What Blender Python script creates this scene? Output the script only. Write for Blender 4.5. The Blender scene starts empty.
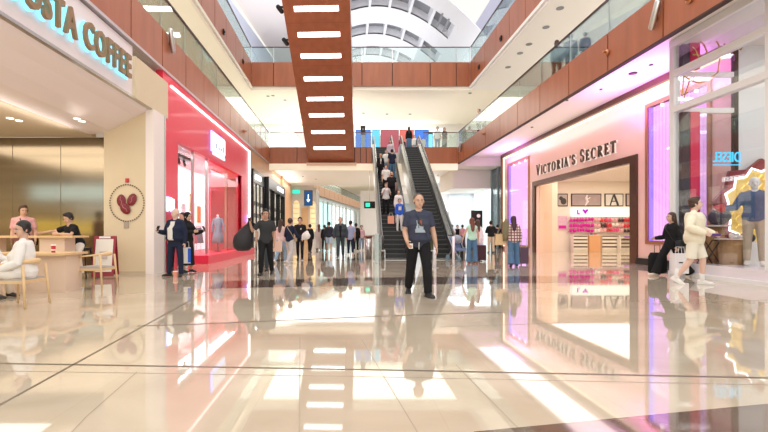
import bpy, math, random
from mathutils import Vector, Matrix
random.seed(7)
R = math.radians
COL = bpy.context.scene.collection
H0, F0, CX, CY = 1.15, 450.0, 346.0, 232.0      # eye height, focal length (px), vanishing point of the mall axis

def P(px, py, Y):
    return Vector(((px-CX)*Y/F0, Y, H0+(CY-py)*Y/F0))
def G(px, py):                                   # point of the floor seen at a pixel
    Y = H0*F0/(py-CY)
    return Vector(((px-CX)*Y/F0, Y, 0))

# ------------------------------------------------------------------ materials
MATS = {}
def mat(name, col, rough=.5, metal=0., emit=None, es=0., spec=.5, noise=0., nscale=6., stretch=None, bump=0., alpha=1., coat=0.):
    if name in MATS: return MATS[name]
    m = bpy.data.materials.new(name); m.use_nodes = True
    nt = m.node_tree; b = nt.nodes['Principled BSDF']
    c = tuple(col)+(1,)
    b.inputs['Base Color'].default_value = c
    b.inputs['Roughness'].default_value = rough
    b.inputs['Metallic'].default_value = metal
    b.inputs['Specular IOR Level'].default_value = spec
    b.inputs['Coat Weight'].default_value = coat
    b.inputs['Coat Roughness'].default_value = .03
    if emit is not None:
        b.inputs['Emission Color'].default_value = tuple(emit)+(1,)
        b.inputs['Emission Strength'].default_value = es
    if noise or bump:
        tc = nt.nodes.new('ShaderNodeTexCoord'); mp = nt.nodes.new('ShaderNodeMapping')
        if stretch: mp.inputs['Scale'].default_value = stretch
        n = nt.nodes.new('ShaderNodeTexNoise'); n.inputs['Scale'].default_value = nscale; n.inputs['Detail'].default_value = 4
        nt.links.new(tc.outputs['Object'], mp.inputs[0]); nt.links.new(mp.outputs[0], n.inputs[0])
        if noise:
            mx = nt.nodes.new('ShaderNodeMix'); mx.data_type = 'RGBA'
            mx.inputs[6].default_value = tuple(max(0, v*(1-noise)) for v in col)+(1,)
            mx.inputs[7].default_value = tuple(min(1, v*(1+noise)) for v in col)+(1,)
            nt.links.new(n.outputs['Fac'], mx.inputs[0]); nt.links.new(mx.outputs[2], b.inputs['Base Color'])
        if bump:
            bp = nt.nodes.new('ShaderNodeBump'); bp.inputs['Strength'].default_value = bump; bp.inputs['Distance'].default_value = .02
            nt.links.new(n.outputs['Fac'], bp.inputs['Height']); nt.links.new(bp.outputs[0], b.inputs['Normal'])
    MATS[name] = m
    return m

def glow(name, col, s):
    if name in MATS: return MATS[name]
    m = bpy.data.materials.new(name); m.use_nodes = True
    nt = m.node_tree; nt.nodes.clear()
    o = nt.nodes.new('ShaderNodeOutputMaterial'); e = nt.nodes.new('ShaderNodeEmission')
    e.inputs[0].default_value = tuple(col)+(1,); e.inputs[1].default_value = s
    nt.links.new(e.outputs[0], o.inputs[0]); MATS[name] = m
    return m

def glass(name, tint=(.93,.98,.97), refl=.12, rough=.02):
    if name in MATS: return MATS[name]
    m = bpy.data.materials.new(name); m.use_nodes = True
    nt = m.node_tree; nt.nodes.clear()
    o = nt.nodes.new('ShaderNodeOutputMaterial'); mix = nt.nodes.new('ShaderNodeMixShader')
    t = nt.nodes.new('ShaderNodeBsdfTransparent'); t.inputs[0].default_value = tuple(tint)+(1,)
    g = nt.nodes.new('ShaderNodeBsdfGlossy'); g.inputs['Roughness'].default_value = rough
    lw = nt.nodes.new('ShaderNodeLayerWeight'); lw.inputs[0].default_value = .35
    mp = nt.nodes.new('ShaderNodeMapRange'); mp.inputs[3].default_value = refl*.4; mp.inputs[4].default_value = min(1, refl*4)
    nt.links.new(lw.outputs['Fresnel'], mp.inputs[0]); nt.links.new(mp.outputs[0], mix.inputs[0])
    nt.links.new(t.outputs[0], mix.inputs[1]); nt.links.new(g.outputs[0], mix.inputs[2]); nt.links.new(mix.outputs[0], o.inputs[0])
    MATS[name] = m
    return m

WHITE = mat('white_plaster', (.92,.90,.87), .6)
CREAM = mat('cream_plaster', (.88,.82,.72), .6)
CREAM2 = mat('cream_soffit', (.95,.90,.78), .6)
WOOD = mat('mahogany_veneer', (.40,.130,.060), .33, noise=.28, nscale=3, stretch=(1,1,.16))
WOODL = mat('light_oak_veneer', (.60,.33,.18), .4, noise=.16, nscale=3, stretch=(1,1,.2))
WOODD = mat('dark_veneer', (.21,.055,.03), .35, noise=.2, nscale=8, stretch=(1,1,.1))
JOINT = mat('dark_joint', (.05,.02,.015), .6)
RAIL = mat('rail_bronze', (.10,.05,.045), .3, .6)
STEEL = mat('brushed_steel', (.62,.62,.61), .28, 1., noise=.1, nscale=20)
CHROME = mat('chrome', (.85,.85,.86), .12, 1.)
BLACK = mat('black_rubber', (.012,.012,.013), .45)
BLACKM = mat('black_metal', (.02,.02,.022), .3, .5)
BGLASS = glass('balustrade_glass', (.88,.96,.95), .16)
SGLASS = glass('shop_glass', (.96,.97,.98), .05)
LAMP = glow('lamp_white', (1,.99,.97), 5)

# ------------------------------------------------------------------ mesh builder
class MB:
    def __init__(s): s.v=[]; s.f=[]; s.m=[]
    def add(s, vs, fs, mi=0):
        n=len(s.v); s.v += [tuple(v) for v in vs]; s.f += [tuple(n+i for i in f) for f in fs]; s.m += [mi]*len(fs); return s
    def box(s, x0,x1,y0,y1,z0,z1, mi=0, M=None):
        if x0>x1: x0,x1=x1,x0
        if y0>y1: y0,y1=y1,y0
        if z0>z1: z0,z1=z1,z0
        vs=[Vector((x,y,z)) for z in (z0,z1) for y in (y0,y1) for x in (x0,x1)]
        if M: vs=[M@v for v in vs]
        return s.add(vs,[(0,2,3,1),(4,5,7,6),(0,1,5,4),(2,6,7,3),(0,4,6,2),(1,3,7,5)],mi)
    def hexa(s, a, b, mi=0):                    # two matching quads a, b
        return s.add(list(a)+list(b), [(3,2,1,0),(4,5,6,7),(0,1,5,4),(1,2,6,5),(2,3,7,6),(3,0,4,7)], mi)
    def quad(s, *p, mi=0): return s.add(p,[tuple(range(len(p)))],mi)
    def loft(s, rings, mi=0, cap=True, closed=True):
        n=len(rings[0]); b=len(s.v)
        for r in rings: s.v += [tuple(p) for p in r]
        for i in range(len(rings)-1):
            for k in range(n if closed else n-1):
                a=b+i*n+k; c=b+i*n+(k+1)%n
                s.f.append((a,c,c+n,a+n)); s.m.append(mi)
        if cap and closed:
            s.f.append(tuple(b+k for k in range(n))[::-1]); s.m.append(mi)
            e=b+(len(rings)-1)*n; s.f.append(tuple(e+k for k in range(n))); s.m.append(mi)
        return s
    def tube(s, pts, r, seg=10, mi=0, flat=None):
        pts=[Vector(p) for p in pts]; n=len(pts)
        rr = r if isinstance(r,(list,tuple)) else [r]*n
        t0=(pts[1]-pts[0]).normalized(); up=Vector((0,0,1)) if abs(t0.z)<.9 else Vector((0,1,0))
        a=t0.cross(up).normalized(); rings=[]
        for i,p in enumerate(pts):
            if i==0: t=pts[1]-p
            elif i==n-1: t=p-pts[i-1]
            else: t=(pts[i+1]-p).normalized()+(p-pts[i-1]).normalized()
            if t.length<1e-9: t=t0.copy()
            t.normalize()
            a=(a-t*a.dot(t))
            a = a.normalized() if a.length>1e-6 else t.orthogonal().normalized()
            bb=t.cross(a); q=rr[i]; qa,qb=(q if isinstance(q,(list,tuple)) else (q,q))
            rings.append([p+a*(math.cos(2*math.pi*k/seg)*qa)+bb*(math.sin(2*math.pi*k/seg)*qb) for k in range(seg)])
        return s.loft(rings,mi)
    def cap_tube(s, pts, r, seg=10, mi=0):      # tube with rounded ends
        pts=[Vector(p) for p in pts]; n=len(pts); rr=list(r) if isinstance(r,(list,tuple)) else [r]*n
        d0=(pts[0]-pts[1]).normalized(); d1=(pts[-1]-pts[-2]).normalized()
        A=[pts[0]+d0*rr[0]*.95, pts[0]+d0*rr[0]*.6]; B=[pts[-1]+d1*rr[-1]*.6, pts[-1]+d1*rr[-1]*.95]
        return s.tube(A+pts+B, [rr[0]*.25,rr[0]*.8]+rr+[rr[-1]*.8,rr[-1]*.25], seg, mi)
    def ell(s, c, r, mi=0, seg=14, rg=8, M=None):
        c=Vector(c); rings=[]
        for i in range(1,rg):
            t=math.pi*i/rg
            rings.append([Vector((math.sin(t)*math.cos(2*math.pi*k/seg)*r[0], math.sin(t)*math.sin(2*math.pi*k/seg)*r[1], -math.cos(t)*r[2])) for k in range(seg)])
        top=Vector((0,0,r[2])); bot=-top
        if M: rings=[[M@p for p in q] for q in rings]; top=M@top; bot=M@bot
        rings=[[c+p for p in q] for q in rings]
        s.loft(rings,mi,cap=False)
        n=len(s.v); b=n-seg*(rg-1); s.v += [tuple(c+bot),tuple(c+top)]
        for k in range(seg):
            s.f.append((n,b+(k+1)%seg,b+k)); s.m.append(mi)
            e=b+(rg-2)*seg; s.f.append((n+1,e+k,e+(k+1)%seg)); s.m.append(mi)
        return s
    def prism(s, poly, d, mi=0):                # polygon (3D points) extruded along d
        d=Vector(d); n=len(poly); b=len(s.v)
        s.v += [tuple(p) for p in poly]+[tuple(Vector(p)+d) for p in poly]
        s.f.append(tuple(range(b,b+n))[::-1]); s.f.append(tuple(range(b+n,b+2*n))); s.m += [mi,mi]
        for k in range(n):
            s.f.append((b+k,b+(k+1)%n,b+n+(k+1)%n,b+n+k)); s.m.append(mi)
        return s
    def build(s, name, mats, parent=None, smooth=False, fix=True):
        me=bpy.data.meshes.new(name); me.from_pydata(s.v,[],s.f)
        if not isinstance(mats,(list,tuple)): mats=[mats]
        for m in mats: me.materials.append(m)
        me.polygons.foreach_set('material_index', s.m)
        if smooth: me.polygons.foreach_set('use_smooth',[True]*len(s.f))
        me.validate(); me.update()
        if fix:
            import bmesh
            bm=bmesh.new(); bm.from_mesh(me); bmesh.ops.recalc_face_normals(bm, faces=bm.faces); bm.to_mesh(me); bm.free()
        o=bpy.data.objects.new(name,me); COL.objects.link(o)
        if parent: o.parent=parent
        return o

def tag(o, label=None, cat=None, group=None, kind=None):
    if label: o['label']=label
    if cat: o['category']=cat
    if group: o['group']=group
    if kind: o['kind']=kind
    return o
def thing(name, label, cat, loc=(0,0,0), rot=0, group=None):
    o=bpy.data.objects.new(name,None); COL.objects.link(o)
    o.location=loc; o.rotation_euler=(0,0,R(rot)); o.empty_display_size=.2
    return tag(o,label,cat,group)
def struct(name, mb, m, **k): return tag(mb.build(name,m,**k),kind='structure')
def kids(o): return [c for c in bpy.data.objects if c.parent==o]
def copy_tree(o, parent=None, label=None, group=None):
    c=o.copy(); COL.objects.link(c); c.parent=parent
    if label: c['label']=label
    if group: c['group']=group
    for ch in kids(o): copy_tree(ch,c)
    return c

def B(x0,x1,y0,y1,z0,z1): return MB().box(x0,x1,y0,y1,z0,z1)

def text_mesh(name, s, m, parent, M, size, depth=.02, bold=0., spacing=1., ital=0.):
    cu=bpy.data.curves.new(name,'FONT'); cu.body=s; cu.size=size; cu.extrude=depth/2; cu.offset=bold; cu.space_character=spacing; cu.shear=ital
    cu.resolution_u=3
    t=bpy.data.objects.new(name,cu); COL.objects.link(t)
    dg=bpy.context.evaluated_depsgraph_get(); me=bpy.data.meshes.new_from_object(t.evaluated_get(dg))
    w=(min((v.co.x for v in me.vertices),default=0), max((v.co.x for v in me.vertices),default=0))
    bpy.data.objects.remove(t)
    me.transform(M); me.materials.clear(); me.materials.append(m)
    o=bpy.data.objects.new(name,me); COL.objects.link(o); o.parent=parent
    return o, w
def frame_M(origin, xdir, ydir):
    x=Vector(xdir).normalized(); y=Vector(ydir).normalized(); z=x.cross(y)
    M=Matrix((x,y,z)).transposed().to_4x4(); M.translation=Vector(origin); return M
# ================================================================== FLOOR
def floor_mat():
    m=bpy.data.materials.new('polished_beige_marble'); m.use_nodes=True; nt=m.node_tree; b=nt.nodes['Principled BSDF']
    tc=nt.nodes.new('ShaderNodeTexCoord')
    n1=nt.nodes.new('ShaderNodeTexNoise'); n1.inputs['Scale'].default_value=.9; n1.inputs['Detail'].default_value=7; n1.inputs['Distortion'].default_value=.6
    n2=nt.nodes.new('ShaderNodeTexNoise'); n2.inputs['Scale'].default_value=7; n2.inputs['Detail'].default_value=8; n2.inputs['Roughness'].default_value=.7
    cr=nt.nodes.new('ShaderNodeValToRGB'); cr.color_ramp.elements[0].position=.3; cr.color_ramp.elements[1].position=.7
    cr.color_ramp.elements[0].color=(.54,.455,.345,1); cr.color_ramp.elements[1].color=(.68,.59,.465,1)
    mx=nt.nodes.new('ShaderNodeMix'); mx.data_type='RGBA'; mx.blend_type='MULTIPLY'; mx.inputs[0].default_value=.35
    br=nt.nodes.new('ShaderNodeTexBrick'); br.offset=.5; br.inputs['Scale'].default_value=1; br.inputs['Mortar Size'].default_value=.002
    br.inputs['Brick Width'].default_value=1.2; br.inputs['Row Height'].default_value=1.2
    br.inputs['Color1'].default_value=(1,1,1,1); br.inputs['Color2'].default_value=(.93,.93,.93,1); br.inputs['Mortar'].default_value=(.85,.83,.8,1)
    mx2=nt.nodes.new('ShaderNodeMix'); mx2.data_type='RGBA'; mx2.blend_type='MULTIPLY'; mx2.inputs[0].default_value=.8
    L=nt.links.new
    L(tc.outputs['Object'],n1.inputs[0]); L(tc.outputs['Object'],n2.inputs[0]); L(tc.outputs['Object'],br.inputs[0])
    L(n1.outputs['Fac'],cr.inputs[0]); L(cr.outputs[0],mx.inputs[6]); L(n2.outputs['Color'],mx.inputs[7])
    L(cr.outputs[0],mx2.inputs[6]); L(br.outputs[0],mx2.inputs[7]); L(mx2.outputs[2],b.inputs['Base Color'])
    b.inputs['Roughness'].default_value=.035; b.inputs['IOR'].default_value=1.5; b.inputs['Specular IOR Level'].default_value=.5
    b.inputs['Coat Weight'].default_value=.35; b.inputs['Coat Roughness'].default_value=.03; b.inputs['Coat IOR'].default_value=1.5
    return m
FM=floor_mat()
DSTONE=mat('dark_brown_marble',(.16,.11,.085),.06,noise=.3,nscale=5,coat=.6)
JST=mat('floor_joint',(.16,.12,.08),.3)
JSF=mat('floor_joint_fine',(.42,.35,.26),.2)
fl=MB()
fl.quad((-30,-8,0),(34,-8,0),(34,125,0),(-30,125,0))
def strip(pts,w,mi,z=.0015):
    g=[G(*p) for p in pts]
    for a,b in zip(g,g[1:]):
        d=(b-a); n=Vector((-d.y,d.x,0)).normalized()*w/2
        fl.quad(*[Vector((q.x,q.y,z)) for q in (a-n,b-n,b+n,a+n)],mi=mi)
strip([(-200,360),(0,363.5),(384,370),(768,378),(1000,384)],.026,2,.003)
strip([(-200,368),(0,371),(384,377),(768,385)],.012,3)
strip([(137,326),(192,324.4),(384,316),(505,312)],.035,2,.003)
strip([(440,327),(576,322.5),(700,318)],.02,3)
strip([(576,306.5),(768,300)],.02,3)
strip([(-120,471),(0,405),(200,295),(216,286)],.02,2,.003)
strip([(60,445),(86,417),(137,372)],.008,3)
strip([(299,445),(299.5,420),(300,337)],.01,3)
strip([(362,340),(380,370),(410,420),(425,445)],.008,3)
strip([(456,365),(510,420),(530,440)],.008,3)
def poly(pts,mi,z): fl.quad(*[Vector((p.x,p.y,z)) for p in (G(*q) for q in pts)],mi=mi)
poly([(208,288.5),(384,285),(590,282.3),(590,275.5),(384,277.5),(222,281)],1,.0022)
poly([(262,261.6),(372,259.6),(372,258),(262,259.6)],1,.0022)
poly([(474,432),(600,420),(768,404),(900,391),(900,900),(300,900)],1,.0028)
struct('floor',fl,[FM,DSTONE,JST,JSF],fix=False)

# ================================================================== BALCONIES
def railing(label, p0, p1, zb, zt, zr, joints, n, first=.35, posts=True, trim=None, trim_m=None, group='wood-clad balcony railings around the atrium'):
    """edge of a gallery from p0 to p1 (plan), n = outward normal to the void; veneer panels, glass, bronze handrail"""
    p0=Vector((*p0,0)); p1=Vector((*p1,0)); n=Vector((*n,0)).normalized(); d=(p1-p0); Ln=d.length; d.normalize()
    mid=p0+d*Ln/2
    t=thing('balcony_railing',label,'railing',(mid.x,mid.y,zb),0,group)
    o=Vector((mid.x,mid.y,zb))
    M=Matrix((d,n,Vector((0,0,1)))).transposed().to_4x4(); M.translation=p0-o+Vector((0,0,0))
    def bx(a,b,c,e,z0,z1): return MB().box(a,b,c,e,z0,z1,M=M)
    cuts=[0]+[j for j in joints if .3<j<Ln-.3]+[Ln]
    for a,b in zip(cuts,cuts[1:]):
        bx(a+.025,b-.025,-.06,0,zb+.0,zt).build('fascia_panel',WOOD,t)
        bx(a+.02,b-.02,-.05,-.03,zt+.01,zr-.05).build('glass_panel',BGLASS,t)
        if posts: bx(b-.025,b+.025,-.08,-.05,zt-.02,zr-.05).build('post',STEEL,t)
    bk=MB()
    bk.box(0,Ln,-.10,-.065,zb+.02,zt-.01,M=M)
    bk.build('joint_backing',JOINT,t)
    bx(0,Ln,-.075,-.015,zr-.05,zr).build('handrail',RAIL,t)
    if trim:
        tr=MB()
        for (dz0,dz1,dn) in trim: tr.box(0,Ln,-.12,dn,zb+dz0,zb+dz1,M=M)
        tr.build('lower_trim',trim_m,t)
    return t
TR1=[(-.07,.0,.04)]
j19=[1.0+1.9*k for k in range(20)]
Z1b,Z1t,Z1r=5.9,7.04,8.08
Z2b,Z2t,Z2r=11.2,12.85,13.92
TRM=mat('lavender_grey_trim',(.62,.56,.60),.35,.3)
railing('lower mahogany veneer balcony with glass railing above the coffee and red shops',(-5.3,2),(-5.3,31.2),Z1b,Z1t,Z1r,[a-2 for a in (3.5,5.4,7.3,9.2,11.1,13.0,14.9,16.8,18.7,20.6,22.5,24.4,26.3,28.2,30.1)],(1,0),trim=TR1,trim_m=TRM)
railing('lower mahogany veneer balcony with glass railing above the pink lingerie store',(7.75,2),(7.75,31.2),Z1b,Z1t,Z1r,[a-2 for a in [11.0+2.33*k for k in range(-3,9)]],(-1,0),trim=[(-.04,.0,.015)],trim_m=JOINT)
railing('short lower balcony between the hanging slanted underside and the side shops',(-5.3,31.2),(.2,31.2),Z1b,Z1t,Z1r,[1.9,3.8],(0,-1))
railing('dark ribbed narrow balcony panel just beside the ascending escalator',(.2,31.2),(1.82,31.2),Z1b,Z1t,Z1r,[.4,.8,1.2],(0,-1),posts=False)
railing('lower balcony run with people behind it beside the top of the escalators',(5.35,31.2),(7.75,31.2),Z1b,Z1t,Z1r,[],(0,-1))
TR2=[(-.16,0,.06),(-.30,-.16,-.02)]
railing('upper gallery balcony above the coffee side with cream stepped trim',(-6.5,4),(-6.5,31),Z2b,Z2t,Z2r,[a-4 for a in [5.5+2.1*k for k in range(13)]],(1,0),trim=TR2,trim_m=CREAM)
railing('upper gallery balcony above the lingerie store side with cream stepped trim',(8.55,4),(8.55,31),Z2b,Z2t,Z2r,[a-4 for a in [4.65+2.1*k for k in range(13)]],(-1,0),trim=TR2,trim_m=WHITE)
railing('upper gallery balcony spanning the far end below the white roof arches',(-6.5,31),(8.55,31),Z2b,Z2t,Z2r,[1.5,3.6,5.7,7.6,9.7,12.3,14.1],(0,-1))
# small round fixings on the side balconies
for (px,py,Xp) in ((691,0,7.75),(608.5,52.5,7.75),(484.6,134,7.75),(243.5,131.5,-5.3)):
    Y=F0*Xp/(px-CX); p=P(px,py,Y); s=-1 if Xp>0 else 1
    m=MB(); m.ell((0,0,0),(.05,.09,.09)); m.cap_tube([(0,0,0),(s*.12,-.05,0)],.035)
    o=m.build('wall_spotlight',mat('copper_fixing',(.55,.25,.12),.3,.8),smooth=True); o.location=p+Vector((s*.05,0,0))
    tag(o,{691:'copper spotlight at the very top of the lower balcony joint above the display window',608.5:'copper spotlight on the third visible joint of the balcony above the lingerie sign',484.6:'small copper spotlight near the far end of the lower balcony beside the escalators',243.5:'small copper spotlight on the balcony above the red shop'}[px],'spotlight')
for (px,py) in ((501.5,38.5),(479.5,67),(223,32),(242.5,61.5)):
    Xp=8.55 if px>346 else -6.5; Y=F0*Xp/(px-CX); p=P(px,py,Y); s=-1 if Xp>0 else 1
    m=MB(); m.box(-.02,.05,-.1,.1,-.13,.13); m.ell((.04*1,0,0),(.06,.08,.08))
    o=m.build('wall_speaker',BLACKM); o.location=p+Vector((s*.03,0,0)); o.scale=(s,1,1)
    tag(o,'small black speaker box on the '+{501.5:'upper balcony over the lingerie side, nearer one',479.5:'upper balcony over the lingerie side, farther one',223:'upper balcony over the coffee side, nearer one',242.5:'upper balcony over the coffee side, farther one'}[px],'speaker')
# tilted white cylinders (cameras) on the veneer
for (px,py,Xp,lab) in ((169.5,42,-5.3,'silver tube camera tilted on the balcony where the coffee shop meets the red shop'),(657,16,7.75,'silver tube camera tilted on the balcony above the corner display window'),(461.5,147,7.75,'silver tube camera on the balcony near the far corner beside the escalators')):
    Y=F0*Xp/(px-CX); p=P(px,py,Y); s=-1 if Xp>0 else 1
    m=MB(); m.cap_tube([(s*.1,-.18,.26),(s*.1,.05,-.26)],.075,12); m.box(0,s*.1,-.05,.05,-.12,-.02)
    o=m.build('security_camera',STEEL,smooth=True); o.location=p; tag(o,lab,'camera')

# ================================================================== SLABS, CEILINGS, WALLS
struct('ceiling_coffee_side_gallery',B(-14,-5.42,2,31.3,6.0,7.0),WHITE)
struct('ceiling_lingerie_side_gallery',B(7.9,20,2,31.3,6.35,7.0),WHITE)
struct('ceiling_far_landing',B(-14,1.82,31.32,44.5,5.75,7.0).box(1.82,5.35,33.2,44.5,5.75,7.0).box(5.35,20,31.32,44.5,5.75,7.0),WHITE)
struct('trim_far_landing_cove',B(-5.3,7.7,31.0,31.3,5.42,5.86),mat('lit_cream_cove',(.95,.88,.72),.6,emit=(1,.86,.62),es=.3))
struct('ceiling_upper_gallery_coffee_side',B(-14,-6.62,4,31.1,10.95,12.8),CREAM2)
struct('ceiling_upper_gallery_lingerie_side',B(8.67,20,4,31.1,10.95,12.8),WHITE)
struct('ceiling_upper_gallery_far_end',B(-14,20,31.1,44.5,10.95,12.8),CREAM2)
struct('wall_coffee_side_upper',B(-10.6,-10.4,2,44.5,6.95,10.95),CREAM)
struct('wall_lingerie_side_upper',B(13.2,13.4,2,44.5,6.95,10.95),CREAM)
struct('wall_far_upper',B(-10.4,13.2,41,41.2,6.95,10.95),WHITE)
# top floor walls and roof
PBLUE=mat('pale_blue_wall',(.72,.78,.93),.5)
PLAV=mat('lavender_wall',(.66,.66,.84),.5)
PPINK=mat('pinkish_white_plaster',(.93,.85,.82),.6)
struct('wall_top_floor_coffee_side',MB().quad((-9.5,8,12.8),(-9.5,66,12.8),(-9.5,66,25),(-9.5,8,15.5)),PBLUE)
struct('wall_top_floor_lingerie_side',MB().quad((14.2,16,12.8),(14.2,66,12.8),(14.2,66,24),(14.2,16,24)),PLAV)
struct('ceiling_top_floor_coffee_side',MB().quad((-9.5,37,20.9),(-2.6,37,20.9),(-2.6,66,24.9),(-9.5,66,24.9)),PPINK)
# vaulted roof with curved coffers
VX,VT,VK=2.6,20.0,3.0/6.2**2
def vz(x): return VT-VK*(x-VX)**2
va=MB(); grey=MB(); rib=MB()
xs=[-3.6+16.4*k/40 for k in range(41)]
Ys=[33.0,66.0]
ribm=WHITE
arcs=[(35.2,37.6),(40.6,42.8),(45.6,47.9),(50.6,52.8),(55.8,58)]
def shell(x0,x1,y0,y1,n,mb,dz=0,mi=0):
    for k in range(n):
        a=x0+(x1-x0)*k/n; b=x0+(x1-x0)*(k+1)/n
        mb.hexa([(a,y0,vz(a)+dz),(b,y0,vz(b)+dz),(b,y1,vz(b)+dz),(a,y1,vz(a)+dz)],[(a,y0,vz(a)+dz+.12),(b,y0,vz(b)+dz+.12),(b,y1,vz(b)+dz+.12),(a,y1,vz(a)+dz+.12)],mi)
cur=33.0
for (a,b) in arcs+[(66,66)]:
    shell(-3.6,12.8,cur,a,24,va); cur=b
for (a,b) in arcs:
    shell(-3.6,-3.0,a,b,1,va); shell(8.6,12.8,a,b,8,va)
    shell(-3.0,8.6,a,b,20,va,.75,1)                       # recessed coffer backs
    # sides of the coffers
    for y in (a,b):
        for k in range(20):
            x0=-3.0+11.6*k/20; x1=-3.0+11.6*(k+1)/20
            va.quad((x0,y,vz(x0)),(x1,y,vz(x1)),(x1,y,vz(x1)+.8),(x0,y,vz(x0)+.8),mi=0)
    for k in range(8):
        x=-3.0+11.6*k/7
        va.hexa([(x-.10,a,vz(x-.10)-.05),(x+.10,a,vz(x+.10)-.05),(x+.10,b,vz(x+.10)-.05),(x-.10,b,vz(x-.10)-.05)],[(x-.10,a,vz(x)+.9),(x+.10,a,vz(x)+.9),(x+.10,b,vz(x)+.9),(x-.10,b,vz(x)+.9)],0)
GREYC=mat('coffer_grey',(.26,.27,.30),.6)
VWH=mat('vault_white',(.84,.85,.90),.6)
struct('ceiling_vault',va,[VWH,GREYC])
for i,(px,py,yy) in enumerate(((443,8,36),(438,39,44))):
    x=(px-CX)*yy/F0
    m=MB()
    for dx in (-.25,.25): m.box(x+dx-.09,x+dx+.09,yy-1.1,yy+1.1,vz(x+dx)-.06,vz(x+dx)-.02)
    o=m.build('ceiling_vent',GREYC); tag(o,'pair of narrow grey vent slots in the white vault, '+('nearer pair','farther pair')[i],'vent')
struct('wall_far_end_roof',B(-9.5,14.2,65.9,66.1,12.8,25),WHITE)

# ground floor walls (the parts not covered by shop fronts)
struct('wall_coffee_side_far',B(-14,-5.36,24.75,44.5,0,5.9),WOODL)
struct('wall_lingerie_side_far',B(10.82,11.1,37.8,44.5,0,5.75),WHITE)
PALEB=mat('pale_blue_white_wall',(.78,.84,.93),.5)
struct('wall_far_lingerie_side',B(8.7,14,38,38.3,0,5.75).box(8.65,8.85,38.3,60,0,5.75).box(5.4,8.7,59.8,60,0,5.75),PALEB)
struct('ceiling_lowered_far_soffit',B(7.9,14,33.2,38,4.38,5.74),WHITE)
struct('wall_behind_escalators',B(1.6,5.4,50,50.2,0,5.75),WHITE)
struct('ceiling_far_ground',B(5.2,12,44.5,60,4.9,5.7),WHITE)
# ------------------------------------------------ the next atrium beyond
struct('ceiling_next_atrium',B(-30,20,44.5,120,11.2,11.6),CREAM2)
struct('wall_next_atrium_end',B(-30,20,119,119.2,0,11.2),WHITE)
def seg_frame(a,b):
    a=Vector((*a,0)); b=Vector((*b,0)); d=(b-a); L=d.length; d.normalize(); n=Vector((d.y,-d.x,0))
    M=Matrix((d,n,Vector((0,0,1)))).transposed().to_4x4(); M.translation=a; return M,L
A0,A1=(-5.8,46.5),(4.6,100)
M,L=seg_frame(A0,A1)
t=thing('balcony_railing','long pale wood balcony band crossing above the bright glass shop fronts in the far hall','railing',(A0[0],A0[1],5.9))
Mo=Matrix.Translation(-Vector((A0[0],A0[1],5.9)))@M
for k in range(18):
    MB().box(L*k/18+.06,L*(k+1)/18-.06,-.1,0,5.9,7.15,M=Mo).build('fascia_panel',WOODL,t)
    MB().box(L*k/18+.04,L*(k+1)/18-.04,-.06,-.03,7.2,8.2,M=Mo).build('glass_panel',BGLASS,t)
MB().box(0,L,-.2,-.11,5.92,7.13,M=Mo).build('joint_backing',JOINT,t)
MB().box(0,L,-.1,0,8.2,8.26,M=Mo).build('handrail',RAIL,t)
struct('ceiling_far_hall_shops',MB().box(0,L,-12,-.25,5.95,7.1,M=M),CREAM)
TEAL=mat('aqua_lit_panel',(.65,.93,.90),.3,emit=(.62,.97,.93),es=1.0)
PWH=mat('lit_white_panel',(.95,.96,.96),.4,emit=(.93,1,.99),es=1.25)
# glass shops under that balcony
for k,(a,b,mm,lab) in enumerate(((6,19,PWH,'bright white glazed shop front with aqua tint, first under the far balcony'),(19,33,TEAL,'aqua glazed shop front with tall panes, second under the far balcony'),(33,54,PWH,'distant glazed shop front at the end of the far balcony'))):
    t=thing('glazed_shop',lab,'shop front',(A0[0],A0[1],0))
    Ms=Matrix.Translation(-Vector((A0[0],A0[1],0)))@M
    MB().box(a+.1,b-.1,-3,-2.9,0,5.8,M=Ms).build('lit_back_panel',mm,t)
    n=5
    for i in range(n+1):
        x=a+(b-a)*i/n
        MB().box(x-.08,x+.08,-.6,-.4,0,5.8,M=Ms).build('mullion',STEEL,t)
    MB().box(a,b,-.52,-.5,0,5.8,M=Ms).build('pane',SGLASS,t)
    MB().box(a,b,-.6,-.4,5.5,5.9,M=Ms).build('head_rail',STEEL,t)
    for i in range(4):
        x=a+(b-a)*(i+.5)/4
        MB().box(x-.8,x+.8,-2.2,-1.6,0,1.3+.3*(i%2),M=Ms).build('display_stand',mat('pale_teal_stand',(.45,.62,.62),.4),t)
struct('wall_next_atrium_upper',MB().box(0,L,-6,-5.8,7.1,11.2,M=M),CREAM)
# small busy shelves glimpsed on the upper level of the far hall
for i in range(7):
    x=12+i*5; p=M@Vector((x,-4.9,7.12)); w=1.5
    m=MB().box(-w/2,w/2,-.2,.2,0,.08).box(-w/2,w/2,-.2,.2,.75,.8).box(-w/2,w/2,-.2,.2,1.5,1.55).box(-w/2,-w/2+.05,-.2,.2,0,1.9).box(w/2-.05,w/2,-.2,.2,0,1.9)
    o=m.build('display_rack',BLACKM); o.location=p; tag(o,'small dark display rack on the gallery of the far hall',cat='rack',group='racks on the far gallery')
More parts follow.
